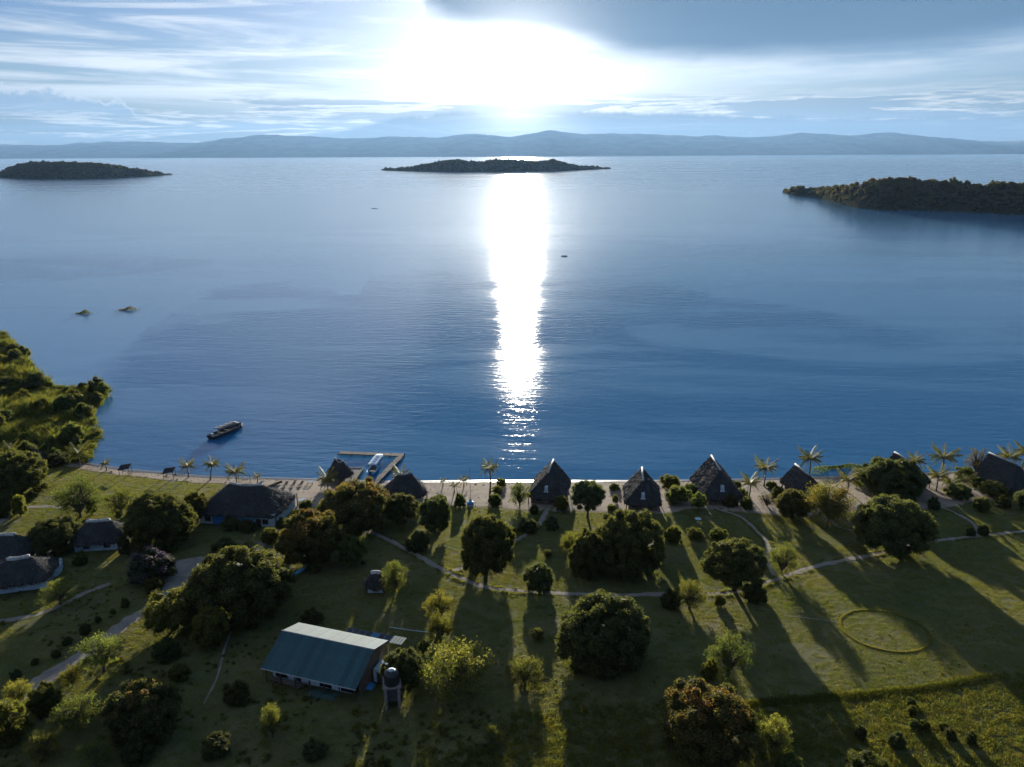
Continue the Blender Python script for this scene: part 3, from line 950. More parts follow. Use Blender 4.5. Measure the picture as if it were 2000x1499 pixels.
PATHS = [  # photo pixels, width in metres, height of the sheet above the ground
    ([(668, 1038), (700, 1035), (735, 1045), (790, 1072), (850, 1105), (900, 1130), (950, 1148), (1000, 1154), (1080, 1159), (1200, 1163), (1300, 1161), (1380, 1161), (1430, 1158), (1480, 1144), (1530, 1128), (1600, 1105), (1700, 1085), (1800, 1061), (1900, 1049), (2000, 1038), (2150, 1022)], 1.25, 0.05),
    ([(1076, 985), (1062, 1008), (1048, 1030), (1010, 1055), (975, 1078), (940, 1097), (897, 1112), (872, 1119)], 1.15, 0.058),
    ([(1400, 995), (1445, 1010), (1475, 1035), (1500, 1063), (1500, 1090), (1510, 1118), (1527, 1131)], 0.95, 0.058),
    ([(1600, 1000), (1620, 1015), (1640, 1030), (1668, 1038), (1690, 1046)], 0.7, 0.058),
    ([(1800, 980), (1835, 990), (1870, 1005), (1900, 1022), (1912, 1046)], 0.85, 0.058),
    ([(655, 965), (620, 982), (590, 1005), (555, 1032), (520, 1058), (495, 1078)], 2.4, 0.058),
    ([(400, 1092), (360, 1105), (330, 1140), (340, 1165), (285, 1192), (240, 1222), (190, 1256), (130, 1300), (60, 1346), (-20, 1400)], 2.6, 0.05),
    ([(-40, 1220), (0, 1214), (50, 1206), (100, 1191), (150, 1166), (215, 1140)], 1.2, 0.05),
    ([(60, 1092), (90, 1082), (125, 1070), (160, 1062), (200, 1070)], 1.6, 0.05),
    ([(-20, 1030), (8, 1015), (25, 994), (90, 990), (125, 993)], 1.5, 0.05),
    ([(478, 1188), (458, 1222), (440, 1262), (425, 1320), (398, 1376)], 0.28, 0.045),
    ([(1530, 1203), (1570, 1207), (1610, 1212), (1640, 1217)], 0.25, 0.045),
]
YARD_PX = [(300, 1112), (325, 1100), (398, 1088), (410, 1098), (392, 1130), (372, 1168), (335, 1172), (308, 1150)]
PATH_LINES = []


def build_paths():
    for k, (px, w, dz) in enumerate(PATHS):
        L = smooth_line(gpl(*px))
        PATH_LINES.append((L, w))
        t = np.gradient(L, axis=0); t /= np.linalg.norm(t, axis=1, keepdims=True) + 1e-9
        nrm = np.stack([-t[:, 1], t[:, 0]], 1)
        s = np.arange(len(L)) * 0.6
        hw = w / 2 * (1 + 0.62 * (fbm(s / 1.3, s * 0 + k, 3, k) - 0.47) * 2)
        hw2 = w / 2 * (1 + 0.62 * (fbm(s / 1.2, s * 0 + k + 40, 3, k) - 0.47) * 2)
        cols = []
        for q in np.linspace(-1, 1, 7):
            off = np.where(q < 0, q * hw, q * hw2)
            P = L + nrm * off[:, None]
            z = ground_z(P[:, 0], P[:, 1]) + dz - 0.02 * (abs(q) == 1) + 0.02 * (fbm(P[:, 0], P[:, 1], 2, 3) - 0.5)
            cols.append(np.stack([P[:, 0], P[:, 1], z], 1))
        G = np.stack(cols)
        tag(put('footpath' if w < 2.3 else 'driveway', grid_mesh('footpath', G[:, :, 0], G[:, :, 1], G[:, :, 2], [MAT['path']])), kind='structure')
    yp = smooth_line(gpl(*YARD_PX, YARD_PX[0]), 0.8)
    c = yp.mean(0)
    rings = []
    for f in np.linspace(0.0, 1.0, 14):
        P = c + (yp - c) * f
        rings.append(np.stack([P[:, 0], P[:, 1], ground_z(P[:, 0], P[:, 1]) + 0.066 - 0.02 * (f == 1)], 1))
    G = np.stack(rings)
    tag(put('yard', grid_mesh('yard', G[:, :, 0], G[:, :, 1], G[:, :, 2], [MAT['path']])), kind='structure')


build_paths()
YARD = gpl(*YARD_PX)


# ------------------------------------------------------------------ grass
def blade_patch(name, mat, seed, n, rad, h, w, lean=0.45, tint=0.3):
    rng = np.random.default_rng(seed)
    a = rng.uniform(0, 6.283, n); r = rad * np.sqrt(rng.uniform(0, 1, n))
    B = np.stack([r * np.cos(a), r * np.sin(a), np.zeros(n) - 0.02], 1)
    d = rng.normal(0, lean, (n, 2)); hh = h * rng.uniform(0.5, 1.25, n)
    th = rng.uniform(0, 6.283, n)
    side = np.stack([np.cos(th), np.sin(th), np.zeros(n)], 1) * w * rng.uniform(0.6, 1.3, (n, 1))
    mid = B + np.stack([d[:, 0] * hh * 0.35, d[:, 1] * hh * 0.35, hh * 0.6], 1)
    tip = B + np.stack([d[:, 0] * hh, d[:, 1] * hh, hh], 1)
    V = np.stack([B - side * 0.5, B + side * 0.5, mid + side * 0.45, tip, mid - side * 0.45], 1).reshape(-1, 3)
    F = [tuple(5 * i + k for k in (0, 1, 2, 3, 4)) for i in range(n)]
    me = mesh_np(name, V, F, [mat])
    at = me.attributes.new('rnd', 'FLOAT', 'POINT'); at.data.foreach_set('value', np.repeat(rng.uniform(0, 1, n), 5).astype(np.float32))
    at = me.attributes.new('tint', 'FLOAT', 'POINT'); at.data.foreach_set('value', np.repeat(np.clip(rng.normal(tint, 0.25, n), 0, 1), 5).astype(np.float32))
    return me


def in_view(X, Y, Z, m=60):
    dx = X; dy = Y; dz = Z - CAM_H
    f = dy * FWD.y + dz * FWD.z
    px = 1000 + FPX * (dx * RIGHT.x + dy * RIGHT.y + dz * RIGHT.z) / f
    py = 749.5 - FPX * (dx * UP.x + dy * UP.y + dz * UP.z) / f
    return px, py, (px > -m) & (px < 2000 + m) & (py < 1499 + 90) & (f > 1)


ROUGH_LINE = ([-400, 0, 150, 400, 640, 800, 1060, 1200, 1455, 1650, 1800, 1930, 2000, 2400], [1560, 1560, 1560, 1560, 1560, 1500, 1380, 1380, 1376, 1361, 1348, 1322, 1310, 1250])


def build_grass():
    rng = np.random.default_rng(31)
    n = 210000
    X = rng.uniform(-135, 165, n); D = rng.uniform(2, 118, n); Y = shore_y(X) - D
    Z = ground_z(X, Y)
    px, py, ok = in_view(X, Y, Z)
    ok &= Y < beach_edge(X) - 0.1 + rng.normal(0, 0.5, n)
    for L, w in PATH_LINES:
        ok &= dist_line(X, Y, L[::3]) > w * 0.5 + rng.uniform(-0.35, 0.05, n)
    ok &= ~in_poly(X, Y, YARD)
    rough = py > np.interp(px, *ROUGH_LINE) + np.where(px < 1460, 60 * (fbm(X / 4.0, Y / 4.0, 4, 71) - 0.47) * 2, 0) + rng.normal(0, 4, n)
    bare = fbm(X / 3.4, Y / 3.4, 4, 91) * 0.6 + fbm(X / 15.0, Y / 15.0, 3, 92) * 0.4
    lawn = ok & ~rough & ~((bare > 0.575) & (rng.uniform(0, 1, n) < 0.75))
    src = [source('lawn_tuft', blade_patch('lawn_tuft', MAT['grass'], 40 + i, 46, 0.55, 0.075, 0.035, 0.7, 0.12 + 0.2 * i)) for i in range(4)]
    P = np.stack([X, Y, Z], 1)
    dry = fbm(X / 9.0, Y / 9.0, 4, 17)
    pick = np.clip(((dry - 0.30) * 9 + rng.normal(0, 0.6, n)), 0, 3).astype(int)
    sc = rng.uniform(0.8, 1.3, n)
    o = scatter('lawn_grass', P[lawn], sc[lawn], rng.uniform(0, 6.28, n)[lawn], src, pick[lawn])
    tag(o, 'short mown grass over the shore lawns', 'grass', kind='stuff')
    # unmown field along the bottom of the picture
    src2 = [source('field_tuft', blade_patch('field_tuft', MAT['fieldgrass'], 60 + i, 40, 0.5, 0.11 + 0.045 * i, 0.04, 0.5, 0.05 + 0.12 * i)) for i in range(4)]
    rg = ok & rough
    hh = 0.55 + 0.9 * fbm(X / 3.2, Y / 3.2, 4, 5)
    sc2 = np.stack([sc, sc, sc * hh * 1.1], 1)
    o = scatter('field_grass', P[rg], sc2[rg], rng.uniform(0, 6.28, n)[rg], src2)
    tag(o, 'taller unmown grass in the field nearest the viewer', 'grass', kind='stuff')
    # longer grass left standing along path edges
    E = []
    for L, w in PATH_LINES[:6]:
        k = rng.integers(0, len(L), len(L) * 5)
        t = np.gradient(L, axis=0); t /= np.linalg.norm(t, axis=1, keepdims=True) + 1e-9
        nr = np.stack([-t[:, 1], t[:, 0]], 1)[k]
        s = rng.choice([-1, 1], len(k))[:, None]
        Q = L[k] + nr * s * (w / 2 + np.abs(rng.normal(0.05, 0.22, len(k))))[:, None]
        E.append(Q)
    E = np.vstack(E)
    E = E[fbm(E[:, 0] / 2.5, E[:, 1] / 2.5, 3, 44) > 0.42]
    z = ground_z(E[:, 0], E[:, 1])
    o = scatter('path_edge_grass', np.column_stack([E, z]), rng.uniform(0.45, 0.8, len(E)), rng.uniform(0, 6.28, len(E)), [source('edge_tuft', blade_patch('edge_tuft', MAT['grass'], 77, 34, 0.42, 0.36, 0.045, 0.5, 0.4))])
    tag(o, 'long grass left standing beside the footpaths', 'grass', kind='stuff')
    # weeds and seedlings through the lawns, thick brush in the unkept lower left
    m = 15000
    k = rng.choice(np.flatnonzero(ok), m, replace=False)
    dw = fbm(X[k] / 6.0, Y[k] / 6.0, 4, 55); wild = np.clip((py[k] - 1180 + (700 - px[k]) * 0.25) / 240, 0, 1) * (px[k] < 1250)
    keep = rng.uniform(0, 1, m) < np.clip((dw - 0.42) * 4, 0.03, 1) * (0.25 + 0.75 * wild)
    k = k[keep]; wild = wild[keep]
    ws = [source('weed_tuft', blade_patch('weed_tuft', MAT[q], 210 + i, 30, 0.5, 0.5, 0.11, 0.75, 0.2)) for i, q in enumerate(('dark', 'shrub', 'fieldgrass', 'dark'))]
    o = scatter('lawn_weeds', P[k], rng.uniform(0.25, 0.6, len(k)) * (0.6 + 1.3 * wild * rng.uniform(0.3, 1, len(k))), rng.uniform(0, 6.28, len(k)), ws)
    tag(o, 'weeds and low brush scattered through the grass', 'weeds', kind='stuff')
    # ring of longer grass in the right-hand meadow
    c = gp(1727, 1231); ra = abs(gp(1808, 1231).x - c.x); rb = abs(gp(1727, 1190).y - gp(1727, 1273).y) / 2
    a = rng.uniform(0, 6.283, 1500)
    rr = 1 + rng.normal(0, 0.012, 1500)
    Q = np.stack([c.x + ra * rr * np.cos(a), c.y + rb * rr * np.sin(a)], 1)
    o = scatter('grass_ring', np.column_stack([Q, ground_z(Q[:, 0], Q[:, 1])]), rng.uniform(0.6, 1.0, 1500), rng.uniform(0, 6.28, 1500), [source('ring_tuft', blade_patch('ring_tuft', MAT['grass'], 78, 46, 0.12, 0.16, 0.035, 0.5, 0.85))])  # pale blade tint stands in for the ring's sunlit edges
    tag(o, 'ring of longer grass drawn on the right-hand meadow', 'grass ring', kind='stuff')
    # the field's raised mown edge
    ex = np.array([1455, 1560, 1650, 1720, 1800, 1870, 1932]); ey = np.array([1377, 1369, 1361, 1355, 1347, 1335, 1322])
    q = rng.uniform(1455, 1932, 1500); L = np.array([tuple(gp(float(u), float(np.interp(u, ex, ey)) + rng.normal(0, 2.0)))for u in q])
    o = scatter('field_margin_grass', L, rng.uniform(0.7, 1.0, 1500), rng.uniform(0, 6.28, 1500), [source('margin_tuft', blade_patch('margin_tuft', MAT['fieldgrass'], 79, 46, 0.5, 0.38, 0.05, 0.5, 0.1))])
    tag(o, 'bright grass margin between meadow and rough field', 'grass', kind='stuff')


build_grass()

# ------------------------------------------------------------------ reed marsh on the left
MARSH_PX = [(-420, 660), (-100, 655), (0, 650), (18, 662), (40, 690), (62, 715), (88, 748), (130, 757), (198, 762), (207, 782), (186, 805), (186, 832), (200, 852), (184, 878), (168, 905), (100, 903), (0, 902), (-420, 902)]


def build_marsh():
    poly = [tuple(at_z(*p, 0.1))[:2] for p in MARSH_PX]
    L = smooth_line(poly + [poly[0]], 2.0)
    c = np.array(poly).mean(0)
    rng = np.random.default_rng(3)
    mud = pmat('marsh_mud', (0.055, 0.055, 0.025), 0.95, 0.4, 0.3, spec=0.2)
    rings = []
    for f in np.linspace(0, 1, 10):
        P = c + (L - c) * f
        rings.append(np.stack([P[:, 0], P[:, 1], np.full(len(P), 0.22 - 0.30 * (f == 1))], 1))
    G = np.stack(rings)
    tag(put('marsh_ground', grid_mesh('marsh_ground', G[:, :, 0], G[:, :, 1], G[:, :, 2], [mud])), kind='structure')
    n = 26000
    lo = np.array(poly).min(0); hi = np.array(poly).max(0)
    X = rng.uniform(lo[0], hi[0], n); Y = rng.uniform(lo[1], hi[1], n)
    px, py, ok = in_view(X, Y, X * 0, 160)
    ok &= in_poly(X, Y, [tuple(p) for p in L[::2]])
    X, Y = X[ok], Y[ok]
    dens = fbm(X / 14, Y / 9, 4, 7)
    src = [source('reed_tuft', blade_patch('reed_tuft', MAT['reed'], 200 + i, 44, 0.75, 2.0 + 0.35 * i, 0.10, 0.34, 0.15 + 0.15 * i)) for i in range(4)]
    hgt = np.clip(0.15 + 2.3 * (dens - 0.24), 0.25, 1.5)
    keep = rng.uniform(0, 1, len(X)) < 0.85
    P = np.stack([X, Y, np.full(len(X), 0.15)], 1)[keep]
    s = rng.uniform(0.8, 1.25, keep.sum())
    o = scatter('reed_bed', P, np.stack([s, s, s * hgt[keep]], 1), rng.uniform(0, 6.28, keep.sum()), src)
    tag(o, 'yellow green reed bed filling the marsh at the left', 'reeds', kind='stuff')
    m = 620
    k = rng.choice(len(X), m, replace=False)
    k = k[(dens[k] > 0.40) | (rng.uniform(0, 1, m) < 0.25)]
    src = [source('marsh_bush', crown_dense('marsh_bush', (MAT['shrub'], MAT['dark'], MAT['light'], MAT['mango'])[i], 300 + i, lobes=14, lr=(0.3, 0.48), per=70, ln=0.16, wd=0.06, zmin=-0.1, irr=0.25)) for i in range(4)]
    s = rng.uniform(0.7, 1.7, len(k)) * np.where(rng.uniform(0, 1, len(k)) < 0.16, 2.0, 1.0)
    P = np.stack([X[k], Y[k], 0.1 + s * 0.55], 1)
    o = scatter('marsh_thicket', P, np.stack([s, s, s * rng.uniform(0.7, 1.2, len(k))], 1), rng.uniform(0, 6.28, len(k)), src)
    tag(o, 'tangled low thicket among the reeds at the left', 'thicket', kind='stuff')


build_marsh()


# ------------------------------------------------------------------ wrack and stones on the sand
def build_litter():
    rng = np.random.default_rng(88)
    n = 1500
    X = rng.uniform(-112, 190, n); t = rng.uniform(0.04, 1, n) ** np.where(rng.uniform(0, 1, n) < 0.45, 3.0, 1.0)
    Y = shore_y(X) - 0.6 + (beach_edge(X) - shore_y(X)) * t
    P = np.stack([X, Y, ground_z(X, Y) + 0.05], 1)
    st = pmat('beach_stone', (0.13, 0.11, 0.10), 0.9, 0.4, 3.0)
    v, f = ICO1
    src = []
    for i in range(3):
        k = np.random.default_rng(i)
        src.append(source('stone', mesh_np('stone', v * np.array([1, 0.75, 0.5]) * (1 + 0.25 * k.normal(0, 1, (len(v), 1))), f, [st], False)))
    src.append(source('driftwood', MB().tube([(-1.6, 0, 0.05), (0, 0.3, 0.2), (1.5, -0.1, 0.1)], [0.12, 0.18, 0.07], 6).mesh('driftwood', MAT['bark'])))
    src.append(source('weed', blade_patch('weed', MAT['dark'], 5, 30, 1.2, 0.5, 0.25, 1.6, 0.4)))
    o = scatter('beach_wrack', P, rng.uniform(0.05, 0.17, n) * np.where(rng.uniform(0, 1, n) < 0.06, 2.2, 1.0), rng.uniform(0, 6.28, n), src)
    tag(o, 'stones, driftwood and dry weed strewn over the sand', 'beach wrack', kind='stuff')


build_litter()

# ------------------------------------------------------------------ trees and shrubs
def norm_crown(me):
    n = len(me.vertices); co = np.zeros(n * 3, np.float32); me.vertices.foreach_get('co', co); co = co.reshape(-1, 3)
    lo = np.percentile(co, 0.5, 0); hi = np.percentile(co, 99.5, 0)
    c = (lo + hi) / 2; h = (hi - lo) / 2; h[:2] = h[:2].mean()
    co = (co - c) / h
    me.vertices.foreach_set('co', co.ravel()); me.update()
    return c, h


CR = {}


def bank(key, n, fn):
    CR[key] = []
    for i in range(n):
        r = fn(i)
        me, ctr = r if isinstance(r, tuple) else (r, None)
        c, h = norm_crown(me)
        CR[key].append((me, None if ctr is None else (ctr - c) / h))


bank('mango', 5, lambda i: crown_dense('crown', MAT['mango'], 10 + i, lobes=130, lr=(0.10, 0.20), per=165, ln=0.056, wd=0.028, zmin=-0.62, irr=0.07))
bank('red', 3, lambda i: crown_dense('crown', MAT['mango'], 30 + i, lobes=110, lr=(0.10, 0.23), per=160, ln=0.058, wd=0.030, red=0.95, zmin=-0.6, irr=0.12))
bank('round', 3, lambda i: crown_dense('crown', MAT['mango'], 50 + i, lobes=70, lr=(0.13, 0.25), per=120, ln=0.075, wd=0.034, zmin=-0.75, irr=0.07))
bank('shrub', 4, lambda i: crown_dense('crown', MAT['shrub'], 70 + i, lobes=34, lr=(0.18, 0.34), per=110, ln=0.11, wd=0.036, zmin=-0.5, irr=0.14))
bank('pale', 3, lambda i: crown_dense('crown', MAT['light'], 80 + i, lobes=32, lr=(0.18, 0.34), per=110, ln=0.12, wd=0.036, zmin=-0.5, irr=0.16, core=0.7))
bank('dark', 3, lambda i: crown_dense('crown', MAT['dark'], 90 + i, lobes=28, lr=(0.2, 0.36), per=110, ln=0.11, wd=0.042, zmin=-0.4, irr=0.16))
bank('airy', 5, lambda i: crown_airy('crown', MAT['light'], 110 + i, clumps=48 + 6 * i, cr=(0.13, 0.27), per=110, ln=0.085, wd=0.032))
bank('airydark', 3, lambda i: crown_airy('crown', MAT['shrub'], 130 + i, clumps=60, cr=(0.13, 0.25), per=120, ln=0.075, wd=0.030))
bank('acacia', 1, lambda i: crown_airy('crown', MAT['mango'], 140, clumps=100, cr=(0.13, 0.22), per=150, ln=0.05, wd=0.022, flat=0.5))
bank('bare', 1, lambda i: crown_airy('crown', MAT['grey'], 150, clumps=60, cr=(0.10, 0.2), per=34, ln=0.09, wd=0.03))
bank('bougain', 1, lambda i: crown_dense('crown', MAT['bougain'], 160, lobes=34, lr=(0.18, 0.34), per=120, ln=0.075, wd=0.05, red=1.0, zmin=-0.3, irr=0.25))


def unit_trunk(seed, limbs=6, r=0.065):
    rng = random.Random(seed)
    mb = MB()
    mb.tube([(0, 0, -0.06), (0.01, 0.0, 0.02), (0.02, 0.01, 0.3), (0.0, 0.02, 0.62), (0.01, 0.0, 1.0)], [r * 1.6, r * 1.25, r, r * 0.8, r * 0.35], 9)
    for k in range(limbs):
        a = 6.283 * k / limbs + rng.uniform(-0.4, 0.4); z0 = rng.uniform(0.34, 0.6); q = rng.uniform(0.4, 0.66)
        mb.tube([(0.01, 0.01, z0), (0.35 * q * math.cos(a), 0.35 * q * math.sin(a), z0 + 0.16), (q * math.cos(a), q * math.sin(a), z0 + rng.uniform(0.28, 0.5))], [r * 0.6, r * 0.45, r * 0.15], 6)
    return mb.mesh('trunk', MAT['bark'], True)


TRUNKS = [unit_trunk(i) for i in range(4)]


def branch_mesh(ctr, seed):
    rng = random.Random(seed); mb = MB()
    for c in ctr:
        c = Vector(c); j = Vector((c.x * 0.45 + rng.uniform(-.1, .1), c.y * 0.45 + rng.uniform(-.1, .1), -0.55 + (c.z + 1) * 0.35))
        mb.tube([(0, 0, -1.05), j * 0.6 + Vector((0, 0, -0.42)), j, c], [0.045, 0.036, 0.026, 0.010], 5, False)
    return mb.mesh('branches', MAT['bark'], True)


for key in ('airy', 'airydark', 'acacia', 'bare'):
    CR[key] = [(me, ctr, branch_mesh(ctr, 5 + i)) for i, (me, ctr) in enumerate(CR[key])]

_cnt = {}


def tree(name, cat, kind, box, label, clear=None, group=None, squash=0.0):
    """a plant whose crown fills the photo box (x0, y0, x1, y1), standing on the ground below it"""
    x0, y0, x1, y1 = box
    cx, cyy = (x0 + x1) / 2, (y0 + y1) / 2
    zc = 3.0
    for _ in range(8):
        p = gp(cx, cyy, zc)
        s = FPX / proj(p)[2]
        Rr = (x1 - x0) / 2 / s
        hb = (y1 - y0) / 2 / s
        v = p - CPOS
        dep = math.atan2(-v.z, math.hypot(v.x, v.y))
        V = math.sqrt(max(hb * hb - (Rr * math.sin(dep)) ** 2, (0.50 * Rr) ** 2)) / math.cos(dep)
        V = min(V, 1.5 * Rr + 0.3)
        cl = clear if clear is not None else {'mango': 0.05, 'red': 0.08, 'round': 0.35, 'shrub': 0.02, 'pale': 0.02, 'dark': 0.0, 'airy': 0.35, 'airydark': 0.25, 'acacia': 0.5, 'bare': 0.5, 'bougain': 0.05}[kind] * Rr
        zc = cl + V * 0.97
    i = _cnt.get(kind, 0); _cnt[kind] = i + 1
    it = CR[kind][i % len(CR[kind])]
    rz = random.Random(label).uniform(0, 6.283)
    e = empty(name, (p.x, p.y, p.z - zc), rz)
    tag(e, label, cat, group)
    put('crown', it[0], e, (0, 0, zc), (0, 0, 0), (Rr, Rr, V))
    if kind in ('airy', 'airydark', 'acacia', 'bare'):
        put('branches', it[2], e, (0, 0, zc), (0, 0, 0), (Rr, Rr, V))
        if cl > 0.15:
            mb = MB().tube([(0, 0, -0.3), (0, 0, 0.05), (0.02 * Rr, 0, (zc - V) * 0.6 + 0.05), (0, 0, zc - V * 0.97)], [0.10 * Rr, 0.075 * Rr, 0.06 * Rr, 0.05 * Rr], 8)
            mb.build('trunk', MAT['bark'], e, True)
    else:
        put('trunk', TRUNKS[i % 4], e, (0, 0, 0), (0, 0, 0), (Rr, Rr, zc))
    return e


